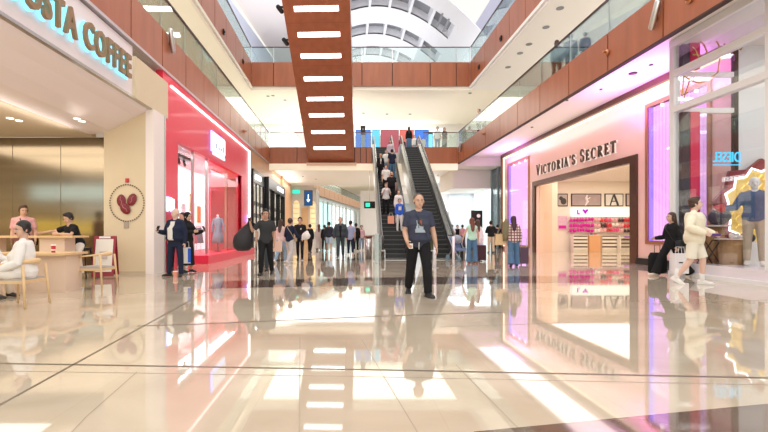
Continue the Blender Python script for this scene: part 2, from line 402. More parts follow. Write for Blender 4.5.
# ================================================================== COFFEE SHOP
SIGNW=mat('pinkish_white_sign_face',(.90,.82,.84),.35)
PIERC=mat('sand_cream_wall',(.74,.62,.43),.5,noise=.04,nscale=2)
t=thing('coffee_sign_fascia','long white fascia over the coffee shop carrying big bronze letters with a cyan backlight','shop sign',(-5.3,8,4.55))
def L3(o,x,y,z): return Vector((x,y,z))-o
so=Vector((-5.3,8,4.55))
def bxl(o,x0,x1,y0,y1,z0,z1): return B(x0-o.x,x1-o.x,y0-o.y,y1-o.y,z0-o.z,z1-o.z)
bxl(so,-5.75,-5.34,2,11.25,4.55,5.79).build('face_panel',SIGNW,t)
bxl(so,-5.75,-5.26,11.25,13.3,4.50,5.55).build('end_panel',PIERC,t)
bxl(so,-5.40,-5.30,2,13.3,4.49,4.55).build('lower_edge',STEEL,t)
HALO=glow('cyan_white_halo',(.30,.80,1.0),1.5)
BRZ=mat('bronze_letter',(.36,.23,.12),.35,.55)
yy=6.86
for ch in 'COSTA COFFEE':
    if ch==' ': yy+=.20; continue
    M=frame_M(L3(so,-5.20,yy,4.87),(0,1,0),(0,0,1))
    o,w=text_mesh('letter',ch,BRZ,t,M,.74,.07,.018); o.scale=(1,.70,1); o.location=(0,(yy-so.y)*.30,0)
    h,_=text_mesh('letter_halo',ch,HALO,o,frame_M(L3(so,-5.285,yy,4.87),(0,1,0),(0,0,1)),.74,.012,.05)
    yy+=(w[1]+.05)*.70
# curved soffit inside the sign
prof=[(-5.40,4.5),(-5.5,4.42),(-5.75,4.3),(-6.1,4.1),(-6.45,3.93),(-6.8,3.83),(-7.2,3.80)]
m=MB()
m.loft([[(x,2,z) for x,z in prof]+[(-7.2,2,4.4),(-5.4,2,4.6)],[(x,12.3,z) for x,z in prof]+[(-7.2,12.3,4.4),(-5.4,12.3,4.6)]])
struct('trim_coffee_shop_cove',m,SIGNW)
struct('wall_coffee_pier',B(-6.62,-5.47,12.3,12.98,0,4.5),PIERC)
struct('trim_coffee_pier_jamb',B(-5.47,-5.24,12.28,12.98,0,4.5),PPINK)
struct('trim_coffee_pier_edge',B(-5.24,-5.2,12.96,13.0,0,4.5),STEEL)
struct('baseboard_coffee_pier',B(-6.62,-5.47,12.27,12.3,0,.08),mat('beige_skirting',(.6,.5,.36),.4))
struct('ceiling_coffee_shop',B(-14,-7.0,2,12.6,3.8,3.95),mat('sand_ceiling',(.66,.56,.43),.6))
BW=mat('bronze_metal_wall',(.31,.255,.18),.14,.92,noise=.35,nscale=1.6,stretch=(.12,1,1.6))
bw=B(-14,-6.62,12.62,12.8,0,3.8)
for x in (-8.0,-9.35,-10.7,-12.05,-13.4): bw.box(x-.004,x+.004,12.612,12.62,0,3.8,mi=1)
struct('wall_coffee_shop_bronze',bw,[BW,mat('bronze_seam',(.22,.16,.09),.4,.5)])
struct('wall_coffee_shop_side',B(-14.2,-14,2,12.8,0,3.8),PIERC)
for (px,py) in ((10,118),(19,120.5),(77,118.5),(82,121)):
    Y=2.65*F0/(CY-py); p=P(px,py,Y)
    m=MB(); m.tube([(0,0,0),(0,0,-.012)],.075,14); o=m.build('downlight',glow('warm_spot',(1,.93,.8),3)); o.location=(p.x,p.y,3.799); tag(o,'small round ceiling downlight over the coffee tables','downlight','coffee shop ceiling downlights')
# round bean logo on the pier
t=thing('coffee_logo','round dotted ring logo with three maroon coffee beans on the sand wall','logo',tuple(P(127,203,12.28)))
MAR=mat('maroon_paint',(.20,.008,.02),.4); DKD=mat('dark_dot',(.09,.03,.02),.4)
m=MB()
for k in range(46):
    a=2*math.pi*k/46; m.tube([(math.cos(a)*.465,.0,math.sin(a)*.50),(math.cos(a)*.465,-.012,math.sin(a)*.50)],.019,8)
o=m.build('dot_ring',DKD,t); o['kind']='stuff'
for (x,z,a) in ((-.15,.06,.05),(.14,.09,-.45),(-.04,-.15,.65)):
    ca,sa=math.cos(a),math.sin(a)
    M=Matrix(((ca,0,-sa,0),(0,1,0,0),(sa,0,ca,0),(0,0,0,1)))
    m=MB(); m.ell((0,0,0),(.125,.02,.175),seg=22,M=M.to_3x3()); b=m.build('coffee_bean',MAR,t,smooth=True); b.location=(x,-.012-(.012 if z<0 else 0),z)
    m=MB(); m.tube([M@Vector(q) for q in ((.0,-.022,-.11),(.02,-.022,-.03),(-.02,-.022,.04),(.0,-.022,.11))],.006,6); m.build('bean_crease',mat('crease_pink',(.62,.30,.30),.5),b)
def wallplate(name,px,py,Y,w,h,m,lab,cat,d=.02):
    o=B(-w/2,w/2,-d,0,-h/2,h/2).build(name,m); o.location=P(px,py,Y); return tag(o,lab,cat)
wallplate('fire_alarm_button',127.5,180.5,12.3,.09,.11,mat('red_plastic',(.55,.02,.03),.4),'small red alarm button above the round bean logo','alarm button',.04)
wallplate('wall_notice',126.5,225,12.3,.13,.18,mat('brown_notice',(.42,.34,.28),.5),'small brown notice plate below the round bean logo','notice')

# cafe furniture
ASH=mat('ash_wood',(.72,.50,.27),.45,noise=.08,nscale=6,stretch=(1,1,.2)); SEATG=mat('grey_seat_fabric',(.40,.37,.35),.8)
PNKT=mat('pinkish_table_panel',(.78,.60,.47),.4)
def cafe_chair(lab,loc,rot,rail=.70):
    t=thing('cafe_armchair',lab,'chair',loc,rot)
    for sx in (-1,1):
        MB().tube([(sx*.27,-.25,0),(sx*.25,-.23,.64)],[(.014,.018),(.019,.024)],8).build('leg',ASH,t,smooth=True)
        MB().tube([(sx*.28,.26,0),(sx*.25,.20,rail-.03)],[(.014,.018),(.02,.026)],8).build('leg',ASH,t,smooth=True)
    pts=[];rr=[]
    for k in range(17):
        a=math.pi*k/16; x=-.27*math.cos(a) if True else 0
        pts.append((x, -.28+.52*math.sin(a)**.7 if 0<k<16 else -.28, .655+.05*math.sin(a))); rr.append((.022+.01*math.sin(a),.016+.03*math.sin(a)**3))
    MB().tube(pts,rr,10).build('arm_and_back_rail',ASH,t,smooth=True)
    f=MB()
    for (a,b,c,d) in ((-.25,.25,-.24,-.21),(-.25,.25,.19,.22),(-.25,-.22,-.21,.19),(.22,.25,-.21,.19)): f.box(a,b,c,d,.37,.42)
    f.build('seat_frame',ASH,t)
    s=MB(); s.hexa([(-.25,-.25,.42),(.25,-.25,.42),(.24,.21,.41),(-.24,.21,.41)],[(-.24,-.24,.455),(.24,-.24,.455),(.23,.20,.44),(-.23,.20,.44)]); s.build('seat',SEATG,t)
    return t
cafe_chair('light ash armchair that the man in the white shirt sits on, nearest the camera',(-5.05,7.0,0),-90,.68)
cafe_chair('empty light ash armchair with grey seat beside the red poster board',(-5.1,9.25,0),-93,.72)
t=thing('coffee_table','low pale wood coffee table with solid panel base holding a red cup','table',(-6.0,8.8,0))
B(-.9,.72,-.42,.42,.71,.75).build('table_top',ASH,t); B(-.55,.66,-.22,.3,0,.71).build('panel_base',PNKT,t)
t=thing('high_bar_table','tall pale wood bar table behind the low one, man leaning on it','bar table',(-7.4,10.4,0))
B(-1.2,1.28,-.32,.32,1.02,1.065).build('table_top',ASH,t); B(.45,1.02,-.2,.2,0,1.02).build('panel_base',PNKT,t); B(-1.1,-.6,-.2,.2,0,1.02).build('panel_base',PNKT,t)
t=thing('paper_cup','small red and white paper cup standing on the low coffee table','cup',(-5.69,8.75,.75))
MB().tube([(0,0,0),(0,0,.135)],[.033,.042],16).build('cup_body',mat('cup_red',(.5,.02,.03),.5),t,smooth=True)
MB().tube([(0,0,.135),(0,0,.142),(0,0,.155)],[.046,.046,.038],16).build('lid',WHITE,t)
MB().tube([(0,0,.04),(0,0,.065)],[.0365,.038],16).build('cup_band',WHITE,t)
t=thing('bar_stool','dark bar stool under the man in the black shirt at the tall table','stool',(-6.55,11.2,0))
MB().tube([(0,0,.70),(0,0,.76)],[.19,.19],18).build('seat',BLACKM,t)
for sx in (-1,1):
    for sy in (-1,1): MB().tube([(sx*.2,sy*.2,0),(sx*.12,sy*.12,.7)],.015,8).build('leg',BLACKM,t)
MB().tube([(-.17,-.17,.28),(.17,-.17,.28),(.17,.17,.28),(-.17,.17,.28),(-.17,-.17,.28)],.01,6).build('foot_ring',BLACKM,t)
t=thing('poster_board','red A-frame poster board with a cream poster beside the sand pier','poster board',(-6.12,11.45,0),14)
RB=mat('deep_red_paint',(.30,.012,.03),.4)
def lean(y0,y1,z0,z1,x0,x1,dy): return MB().hexa([(x0,y0,z0),(x1,y0,z0),(x1,y1,z1),(x0,y1,z1)],[(x0,y0+dy,z0),(x1,y0+dy,z0),(x1,y1+dy,z1),(x0,y1+dy,z1)])
lean(-.28,-.03,.04,1.05,-.25,.25,.03).build('front_board',RB,t)
lean(.28,.03,.04,1.05,-.25,.25,.03).build('rear_board',RB,t)
lean(-.262,-.042,.16,.97,-.2,.2,-.012).build('poster',mat('cream_poster',(.82,.76,.68),.5),t)
lean(-.20,-.15,.48,.66,-.09,.09,-.02).build('poster_print',mat('poster_print',(.55,.45,.42),.5),t)
B(-.13,.13,-.06,-.045,.99,1.04).build('poster_heading',WHITE,t)

# ================================================================== RED SHOP
RED=mat('glossy_red_panel',(.88,.035,.085),.4,coat=.08)
PNK=mat('rose_pink_panel',(.94,.28,.38),.3,coat=.15)
LEDW=glow('led_warm_white',(1,.78,.74),2.6)
so=Vector((-5.3,18.5,0))
t=thing('red_shop_front','glossy red shop front edged with a white light line, square glowing sign on top','shop front',tuple(so))
bxl(so,-5.5,-5.3,13.02,24.6,4.0,5.84).build('upper_panel',RED,t)
bxl(so,-5.5,-5.3,13.02,14.2,0,4.0).build('pier_panel',RED,t)
bxl(so,-5.5,-5.3,22.9,24.6,0,4.0).build('pier_panel',RED,t)
bxl(so,-7.2,-4.95,16.2,24.4,0,.30).build('display_ledge',RED,t)
bxl(so,-5.28,-5.22,13.5,24.45,5.50,5.56).build('light_line',LEDW,t)
bxl(so,-5.28,-5.2,24.36,24.46,.3,5.56).build('light_line',glow('led_white',(1,.92,.95),3),t)
bxl(so,-5.6,-5.35,22.9,24.4,.3,4.0).build('rose_side_panel',PNK,t)
bxl(so,-6.2,-6.1,20.3,22.6,.3,4.0).build('red_back_panel',RED,t)
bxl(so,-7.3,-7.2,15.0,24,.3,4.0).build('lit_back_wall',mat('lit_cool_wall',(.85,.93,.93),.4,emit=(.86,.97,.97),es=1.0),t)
bxl(so,-7.3,-5.5,14.0,14.2,.0,4.0).build('side_wall',RED,t)
bxl(so,-7.3,-5.5,14.2,24,4.0,4.1).build('inner_ceiling',PNK,t)
bxl(so,-5.46,-5.40,20.6,22.9,.3,3.6).build('rose_glass',glass('rose_glass',(1,.55,.62),.15),t)
bxl(so,-5.44,-5.42,14.2,20.6,.3,4.0).build('clear_pane',SGLASS,t)
for y in (15.9,17.5): bxl(so,-5.48,-5.38,y,y+.07,.3,4.0).build('mullion',STEEL,t)
bxl(so,-6.0,-5.7,14.3,16.6,3.75,3.85).build('spot_track',BLACKM,t)
for k in range(4):
    o=MB().cap_tube([(0,0,0),(.05,-.05,-.16)],.05,10).build('track_spot',BLACKM,t); o.location=L3(so,-5.85,14.6+k*.55,3.7)
# glowing sign and the low glowing letters
BLU=glow('blue_halo',(.25,.35,1),3.5)
sg=Vector((-5.24,18.5,4.4))
s2=thing('lightbox_sign','square white lightbox sign with blue glow on the red shop front','sign',tuple(sg))
bxl(sg,-5.28,-5.24,17.55,19.45,4.33,5.12).build('halo_panel',BLU,s2)
bxl(sg,-5.24,-5.18,17.65,19.35,4.42,5.04).build('face',glow('sign_face_white',(.96,.97,1),1.15),s2)
bxl(sg,-5.25,-5.19,17.65,19.35,4.20,4.29).build('underline_bar',glow('sign_face_white',(.96,.97,1),1.15),s2)
for y,z,w,h in ((17.95,4.5,.10,.18),(18.3,4.5,.10,.10),(18.62,4.5,.10,.10),(18.95,4.5,.10,.22)): bxl(sg,-5.18,-5.17,y,y+w,z,z+h).build('sign_mark',mat('sign_blue_grey',(.45,.5,.7),.5),s2)
s3=thing('glowing_letters','white letters with a blue glow low on the red pier behind the suited man','sign',(-5.26,13.15,1.80))
for i,ch in enumerate('Fi'):
    text_mesh('letter',ch,glow('sign_white',(1,1,1),4),s3,frame_M((.06,.0+i*.34,0),(0,1,0),(0,0,1)),.50,.05,.02)
    text_mesh('letter_halo',ch,BLU,s3,frame_M((.01,.0+i*.34,0),(0,1,0),(0,0,1)),.50,.02,.05)
s4=thing('glowing_sign','small blue-white glowing sign low on the rose end panel of the red shop','sign',(-5.2,23.9,1.75))
B(-.02,.0,-.18,.18,-.1,.3).build('halo_panel',BLU,s4); B(0,.02,-.12,.12,-.04,.24).build('face',glow('sign_white',(1,1,1),4),s4)
# colourful posters and goods inside the bright window
cols=[(.9,.7,.1),(.1,.45,.5),(.8,.1,.3),(.15,.2,.5),(.85,.85,.9),(.5,.7,.2)]
for k in range(7):
    y=15.6+k*1.05; w=.5; c=cols[k%6]
    m=B(-.02,.02,-w/2,w/2,0,.8); o=m.build('wall_poster',mat('poster_%d'%(k%6),c,.5)); o.location=(-7.16,y,1.6+.5*(k%2))
    tag(o,'small coloured poster on the bright back wall of the red shop','poster','posters on the bright back wall of the red shop')
for k in range(6):
    y=15.9+k*.85; t=thing('clothes_rack','pale clothes rack inside the bright window of the red shop','clothes rack',(-6.6,y,.3),0,'clothes racks inside the red shop')
    for s in (-.3,.3): MB().tube([(0,s,0),(0,s,1.1)],.015,6).build('post',STEEL,t)
    MB().tube([(0,-.32,1.1),(0,.32,1.1)],.015,6).build('bar',STEEL,t)
    g=MB()
    for i in range(5): g.hexa([(-.15,-.26+i*.12,.35),(.15,-.26+i*.12,.35),(.04,-.26+i*.12,1.05),(-.04,-.26+i*.12,1.05)],[(-.15,-.2+i*.12,.35),(.15,-.2+i*.12,.35),(.04,-.2+i*.12,1.05),(-.04,-.2+i*.12,1.05)])
    g.build('hanging_garments',mat('garment_%d'%(k%3),[(.55,.6,.6),(.75,.2,.25),(.3,.35,.4)][k%3],.8),t)
# dress on a stand
t=thing('dress_mannequin','headless mannequin in a grey-blue dress standing on the red display ledge','mannequin',(-5.62,19.75,.30))
def ering(c,rx,ry,n=16): return [(c[0]+rx*math.cos(2*math.pi*k/n), c[1]+ry*math.sin(2*math.pi*k/n), c[2]) for k in range(n)]
DR=mat('denim_grey_dress',(.30,.33,.42),.8,noise=.4,nscale=14)
MB().loft([ering((0,0,z),a,b) for z,a,b in ((.38,.26,.24),(.7,.22,.18),(1.02,.14,.11),(1.25,.17,.12),(1.42,.17,.10),(1.5,.07,.06))]).build('dress',DR,t,smooth=True)
for s in (-1,1): MB().cap_tube([(s*.17,0,1.40),(s*.26,.0,1.1),(s*.25,-.03,.85)],[.055,.045,.035],10).build('sleeve',DR,t,smooth=True)
MB().cap_tube([(0,0,1.48),(0,0,1.56)],[.045,.05],10).build('neck_cap',WHITE,t,smooth=True)
MB().tube([(0,0,0),(0,0,.5)],.02,8).build('pole',BLACKM,t); MB().tube([(0,0,0),(0,0,.02)],.16,18).build('base',BLACKM,t)

# ================================================================== BLACK SHOP FRONTS IN THE VENEER WALL
IW=mat('warm_shop_interior',(.9,.82,.66),.5,emit=(1,.9,.72),es=.42)
def black_shop(lab,y0,y1,xo,z1,sy0,sy1,sz):
    so=Vector((-5.3,(y0+y1)/2,0)); t=thing('black_shop_front',lab,'shop front',tuple(so))
    bxl(so,-5.36,xo,y0,y1,z1-.75,z1).build('header',BLACKM,t)
    for a in (y0,y1-.12): bxl(so,-5.36,xo,a,a+.12,0,z1-.75).build('frame_post',BLACKM,t)
    n=3
    for k in range(1,n): bxl(so,-5.35,xo-.03,y0+(y1-y0)*k/n-.03,y0+(y1-y0)*k/n+.03,0,z1-.75).build('mullion',BLACKM,t)
    bxl(so,-5.358,-5.352,y0+.12,y1-.12,0,z1-.75).build('lit_interior',IW,t)
    bxl(so,-5.345,-5.34,y0+.12,y1-.12,0.02,z1-.77).build('pane',SGLASS,t)
    for k in range(n):
        for z in (.6,1.3,2.0,2.7): bxl(so,-5.35,-5.346,y0+.2+(y1-y0)*k/n,y0+(y1-y0)*(k+1)/n-.1,z,z+.25).build('shelf_of_goods',mat('dim_goods',(.30,.25,.22),.6),t)
    sg=thing('glowing_shop_sign','small white glowing sign on the header of the '+lab.split(',')[0],'sign',(xo,(sy0+sy1)/2,sz))
    n=6; w=(sy1-sy0)/n
    for k in range(n): B(.01,.05,-(sy1-sy0)/2+k*w,-(sy1-sy0)/2+k*w+w*.7,-.13,.13).build('sign_stroke',glow('sign_white',(1,1,1),4),sg)
black_shop('black shop front with lit glass, just past the red shop',25.5,28.9,-5.24,4.75,26.0,27.6,4.35)
black_shop('projecting black shop front with lit glass, farthest along the veneer wall',29.2,36.9,-5.0,4.75,32.8,35.8,4.35)
# arched niche facade beyond
t=thing('arched_facade','grey plaster facade with two tall arched glowing shelf niches beyond the black shop','shop front',(-5.6,44.6,0))
GP=mat('pale_grey_plaster',(.66,.62,.58),.6); OAK=mat('honey_wood',(.62,.40,.20),.5)
so=Vector((-5.6,44.6,0))
bxl(so,-6.2,-5.2,37.0,37.4,0,5.7).build('wood_return',OAK,t)
bxl(so,-5.9,-3.2,44.9,45.1,0,5.7).build('plaster_wall',GP,t)
bxl(so,-3.62,-2.95,45.2,49.5,0,5.6).build('corner_wall',GP,t)
for (x0,x1) in ((-5.25,-4.65),(-3.55,-3.05)):
    cx=(x0+x1)/2; w=(x1-x0)/2
    pl=[L3(so,x0,44.86,1.2),L3(so,x1,44.86,1.2),L3(so,x1,44.86,3.9)]+[L3(so,cx+w*math.cos(a),44.86,3.9+w*1.3*math.sin(a)) for a in [math.pi*k/10 for k in range(1,10)]]+[L3(so,x0,44.86,3.9)]
    n=MB().prism(pl,(0,.03,0)).build('niche',mat('niche_glow',(.9,.75,.4),.5,emit=(1,.83,.5),es=.45),t)
    for z in (1.5,2.0,2.5,3.0,3.5,4.0): bxl(so,x0+.05,x1-.05,44.72,44.86,z,z+.05).build('shelf',OAK,t)
bxl(so,-4.45,-3.75,44.8,44.9,0,3.55).build('wood_door_panel',OAK,t)
s=thing('hanging_screen','square blue screen with a white arrow hung beside the arched niches','screen',(-3.65,43.6,4.45))
B(-.42,.42,0,.12,-.75,.75).build('screen_frame',BLACKM,s); B(-.36,.36,-.01,0,-.68,.68).build('display',glow('screen_blue',(.03,.10,.26),1.0),s)
B(-.04,.04,-.02,-.01,-.35,.35).build('arrow_stem',glow('arrow_white',(.8,.95,1),2.5),s); MB().prism([(-.18,-.02,-.15),(0,-.02,-.42),(.18,-.02,-.15)],(0,.01,0)).build('arrow_head',glow('arrow_white',(.8,.95,1),2.5),s)
s=thing('exit_sign','small green exit sign above the arched niche','sign',(-4.95,44.6,5.15))
B(-.35,.35,0,.05,-.17,.17).build('sign_face',glow('exit_green',(.05,.75,.45),1.6),s)
s=thing('hanging_sign','black hanging direction sign with a green lit symbol next to the escalator','sign',(1.78,34,3.2))
B(-.42,.42,0,.1,-.26,.26).build('sign_box',BLACKM,s); B(-.3,.03,-.01,0,-.15,.15).build('green_symbol',glow('exit_green',(.05,.75,.45),1.6),s)
MB().tube([(0,.05,.26),(0,.05,2.54)],.02,6).build('hanger',STEEL,s)

# unseen counter with glowing panels, added to mirror as bands in the bronze wall
t=thing('added_mirror_counter','unseen added counter with glowing panels that mirror in the bronze coffee shop wall','counter',(-10.8,5.6,0))
B(-2.8,2.8,-.4,.4,0,1.02).build('counter_body',ASH,t); B(-2.85,2.85,-.45,.45,1.02,1.08).build('counter_top',WHITE,t)
for k in range(5):
    B(-2.7+k*1.1,-1.72+k*1.1,.25,.3,1.12,1.62).build('yellow_mirror_panel',glow('mirror_glow_yellow',(1,.76,.12),2.2),t)
    B(-2.7+k*1.1,-1.68+k*1.1,.30,.36,2.55,3.15).build('blue_mirror_panel',glow('mirror_glow_pale_blue',(.62,.86,1.0),2.6),t)
# ================================================================== LINGERIE STORE
VPINK=mat('glossy_pink_facade',(.95,.64,.57),.22,coat=.5)
PEACH=mat('peach_panel',(.95,.68,.52),.25,coat=.3)
VFR=mat('bronze_brown_frame',(.13,.06,.04),.25,.5)
LEDO=glow('led_warm_edge',(1,.76,.56),2.2)
so=Vector((10.6,22,0)); X0=10.6
t=thing('lingerie_store_front','glossy pink store front with bronze framed doorway and dark serif lettering above it','shop front',tuple(so))
D0,D1,DZ=16.75,25.2,3.72
W10,W11,W1a,W1b=26.1,29.3,.35,5.45
W20,W21,W2a,W2b=13.15,15.75,.85,5.5
def fp(y0,y1,z0,z1,name='facade_panel',m=VPINK,x0=X0,x1=X0+.25): return bxl(so,x0,x1,y0,y1,z0,z1).build(name,m,t)
fp(12.3,30.3,5.5,6.3); fp(12.3,W20,0,5.5); fp(W20,W21,0,W2a); fp(W21,D0,0,5.5)
fp(D0,D1,DZ,5.5); fp(D1,W10,0,5.5); fp(W10,W11,0,W1a); fp(W11,30.3,0,5.5)
fp(12.3,30.45,6.12,6.36,'top_frame',VFR,X0-.14,X0); fp(30.3,30.45,0,6.3,'end_frame',VFR,X0-.14,X0+.25)
fp(12.4,30.25,6.02,6.10,'edge_light',LEDO,X0-.05,X0); fp(30.12,30.22,.2,6.1,'edge_light',LEDO,X0-.05,X0)
fp(D0-.42,D0,0,3.98,'door_frame',VFR,X0-.05,X0+.1); fp(D1,D1+.3,0,3.98,'door_frame',VFR,X0-.05,X0+.06); fp(D0,D1,DZ,3.98,'door_frame',VFR,X0-.05,X0+.1)
fp(12.3,D0-.42,0,.22,'dark_plinth',BLACKM,X0-.1,X0)
MAG=mat('magenta_lit_panel',(.5,.2,.6),.4,emit=(.86,.44,.88),es=.95)
MAG2=mat('pale_magenta_lit_panel',(.5,.25,.6),.4,emit=(.96,.56,.93),es=1.0)
BLUL=mat('violet_blue_reveal',(.25,.2,.8),.4,emit=(.25,.16,.85),es=1.2)
def disp(y0,y1,z0,z1,lab):
    o=Vector((X0,(y0+y1)/2,z0)); w=thing('display_window',lab,'display window',tuple(o))
    for a,b,c,d in ((y0-.12,y0,z0-.12,z1+.12),(y1,y1+.12,z0-.12,z1+.12)): bxl(o,X0-.06,X0+.05,a,b,c,d).build('frame_side',mat('copper_frame',(.45,.20,.10),.3,.5),w)
    for c,d in ((z0-.12,z0),(z1,z1+.12)): bxl(o,X0-.06,X0+.05,y0,y1,c,d).build('frame_bar',mat('copper_frame',(.45,.20,.10),.3,.5),w)
    bxl(o,X0+.16,X0+.22,y0,y1,z0,z1).build('lit_back_panel',MAG2,w)
    n=int((y1-y0)/.16); rb=MB()
    for k in range(n): rb.box(.145,.16,y0-o.y+.16*k+.04,y0-o.y+.16*k+.08,0,z1-z0)
    rb.build('ribbed_slats',MAG,w)
    bxl(o,X0+.0,X0+.145,y1-.03,y1,z0,z1).build('blue_reveal',BLUL,w)
    bxl(o,X0+.0,X0+.145,y0,y0+.08,z0,z1).build('grey_reveal',mat('reveal_grey',(.5,.47,.48),.4),w)
    bxl(o,X0+.05,X0+.145,y0,y1,z0-.02,z0).build('sill',VFR,w); bxl(o,X0+.05,X0+.145,y0,y1,z1,z1+.02).build('top_reveal',VFR,w)
    bxl(o,X0+.0,X0+.01,y0,y1,z0,z1).build('pane',SGLASS,w)
    for k in range(3):
        q=MB().tube([(0,0,0),(0,0,-.07)],.04,10).build('downlight',glow('lamp_white',(1,1,1),5),w); q.location=(.07,(k-1)*(y1-y0)/3.5,z1-z0-.02)
    return w
disp(W10,W11,W1a,W1b,'tall magenta lit display window between the doorway and the glass corner of the store front')
disp(W20,W21,W2a,W2b,'tall violet lit display window between the lingerie doorway and the jagged badge window')
# engraved chevron panels beside the door
fp(D1-.02,D1+.0,0,DZ,'door_reveal',PEACH,X0+.25,X0+.45)
# --- serif lettering
def stroke_letter(ch,h,M,parent,mt,d=.05):
    T=.135*h; t_=.05*h; sf=.045*h
    m=MB()
    def bar(x0,y0,x1,y1,w):
        a=Vector((x0,y0,0)); b=Vector((x1,y1,0)); dd=(b-a).normalized(); n=Vector((-dd.y,dd.x,0))*w/2
        m.prism([M@(a-n),M@(b-n),M@(b+n),M@(a+n)], (M.to_3x3()@Vector((0,0,d))))
    def rect(x0,x1,y0,y1): m.prism([M@Vector(q) for q in ((x0,y0,0),(x1,y0,0),(x1,y1,0),(x0,y1,0))],(M.to_3x3()@Vector((0,0,d))))
    def arc(cx,cy,rx,ry,a0,a1,w0,w1,n=14):
        o=[];i=[]
        for k in range(n+1):
            a=R(a0+(a1-a0)*k/n); w=w0+(w1-w0)*abs(math.cos(a))
            o.append((cx+rx*math.cos(a),cy+ry*math.sin(a))); i.append((cx+(rx-w)*math.cos(a),cy+(ry-w0)*math.sin(a)))
        for k in range(n):
            m.prism([M@Vector((*q,0)) for q in (o[k],o[k+1],i[k+1],i[k])],(M.to_3x3()@Vector((0,0,d))))
    W=.5*h
    if ch=='I': W=.28*h; rect(W/2-T/2,W/2+T/2,0,h); rect(0.02*h,W-.02*h,0,sf); rect(.02*h,W-.02*h,h-sf,h)
    elif ch=='V': W=.78*h; bar(.12*h,h,.42*h,0,T); bar(.68*h,h,.42*h,.02*h,t_); rect(0,.26*h,h-sf,h); rect(.56*h,.8*h,h-sf,h)
    elif ch=='A': W=.78*h; bar(.36*h,h,.66*h,0,T); bar(.36*h,h*.97,.1*h,0,t_); rect(.2*h,.55*h,.33*h,.33*h+t_); rect(0,.22*h,0,sf); rect(.54*h,.8*h,0,sf)
    elif ch=='C': W=.74*h; arc(.40*h,.5*h,.38*h,.52*h,48,312,t_,T); rect(.64*h,.68*h,.72*h,.97*h); 
    elif ch=='O': W=.84*h; arc(.42*h,.5*h,.40*h,.52*h,0,360,t_,T,24)
    elif ch=='T': W=.66*h; rect(.33*h-T/2,.33*h+T/2,0,h); rect(0,.66*h,h-t_*1.2,h); rect(0,.05*h,h*.78,h); rect(.61*h,.66*h,h*.78,h); rect(.18*h,.48*h,0,sf)
    elif ch=='E': W=.58*h; rect(.08*h,.08*h+T,0,h); rect(0,.52*h,0,t_); rect(0,.5*h,h-t_,h); rect(.08*h,.4*h,.5*h,.5*h+t_); rect(.48*h,.53*h,0,.22*h); rect(.45*h,.5*h,h*.8,h); rect(.37*h,.41*h,.4*h,.64*h)
    elif ch=='R': W=.70*h; rect(.08*h,.08*h+T,0,h); rect(0,.3*h,0,sf); arc(.28*h,.74*h,.30*h,.28*h,-90,90,t_,T); rect(0,.3*h,h-t_,h); rect(.2*h,.3*h,.46*h,.46*h+t_); bar(.3*h,.48*h,.62*h,0,T*.9); rect(.54*h,.74*h,0,sf)
    elif ch=='S': W=.54*h; arc(.26*h,.74*h,.24*h,.28*h,30,250,t_,T*.9); arc(.26*h,.27*h,.25*h,.29*h,-150,90,t_,T*.9); rect(.42*h,.46*h,.72*h,.95*h); rect(.04*h,.08*h,.05*h,.3*h)
    elif ch=="'": W=.2*h; bar(.1*h,h*1.02,.07*h,.72*h,.09*h)
    o=m.build('letter',mt,parent); return o,W
GOLD=mat('dark_bronze_letter',(.10,.06,.04),.3,.6); LHAL=glow('letter_backlight',(1,.88,.78),.95)
yy=24.8; KS=1.21
for k,ch in enumerate("VICTORIA'S SECRET"):
    big = k in (0,11)
    if ch==' ': yy-=.34; continue
    h=(.56 if big else .46)
    z=4.26
    o,W=stroke_letter(ch,h,frame_M(L3(so,X0-.09,yy,z),(0,-1,0),(0,0,1)),t,GOLD)
    B(-.02,-.012,-.02,.02,-.0,.0)
    hb,_=stroke_letter(ch,h*1.05,frame_M(L3(so,X0-.015,yy+.01,z-.012),(0,-1,0),(0,0,1)),o,LHAL,.012); hb.name='letter_backlight'
    yy-=W*KS+.10
print('VS text ends', yy)
# --- interior
VI=mat('store_cream_interior',(.95,.86,.74),.5)
struct('wall_store_interior_far',B(10.85,20,27.3,27.45,0,4.3),VI)
struct('wall_store_interior_side',B(20,20.2,15.9,27.4,0,4.3),VI)
struct('wall_store_interior_near',B(10.85,20,15.9,16.1,0,4.3),VI)
struct('ceiling_store_interior',B(10.85,20,16.1,27.3,4.2,4.35),VI)
t=thing('peach_panel_door','tall peach folding door panel with chevron engraving at the lingerie doorway','door panel',(11.0,25.4,0))
YB=27.28
def bk(px): return (px-CX)*YB/F0
def bz(py,Y=YB): return H0+(CY-py)*Y/F0
p0,p1=(538.5-CX)*25.6/F0,(552-CX)*25.6/F0
B(p0-11.0,p1-11.0,.2,.26,0,4.15).build('panel',PEACH,t)
for k in range(3):
    c=MB(); zc=2.0+k*.0; x=(p0+p1)/2-11.0-.18+k*.16
    c.tube([(x-.06,.19,2.25),(x+.06,.19,2.05),(x-.06,.19,1.85)],.008,6); c.build('chevron_line',mat('chevron',(.75,.5,.38),.4),t)
t2=thing('cream_door_panel','narrow cream door panel standing next to the peach one in the lingerie doorway','door panel',((554.5-CX)*26.2/F0,26.2,0))
B(-.18,.18,0,.06,0,4.15).build('panel',mat('cream_gloss',(.95,.84,.70),.25,coat=.3),t2); B(-.2,-.18,-.01,.07,0,4.15).build('edge_strip',mat('rose_gold',(.7,.4,.3),.3,.6),t2)
BKF=BLACKM; 
pics=[(557,567.5,'small framed black and white photo'),(571,601,'wide framed photo of a light figure on grey'),(604.5,623,'framed photo showing a dark letter-like figure'),(625.5,638,'partly hidden framed grey photo')]
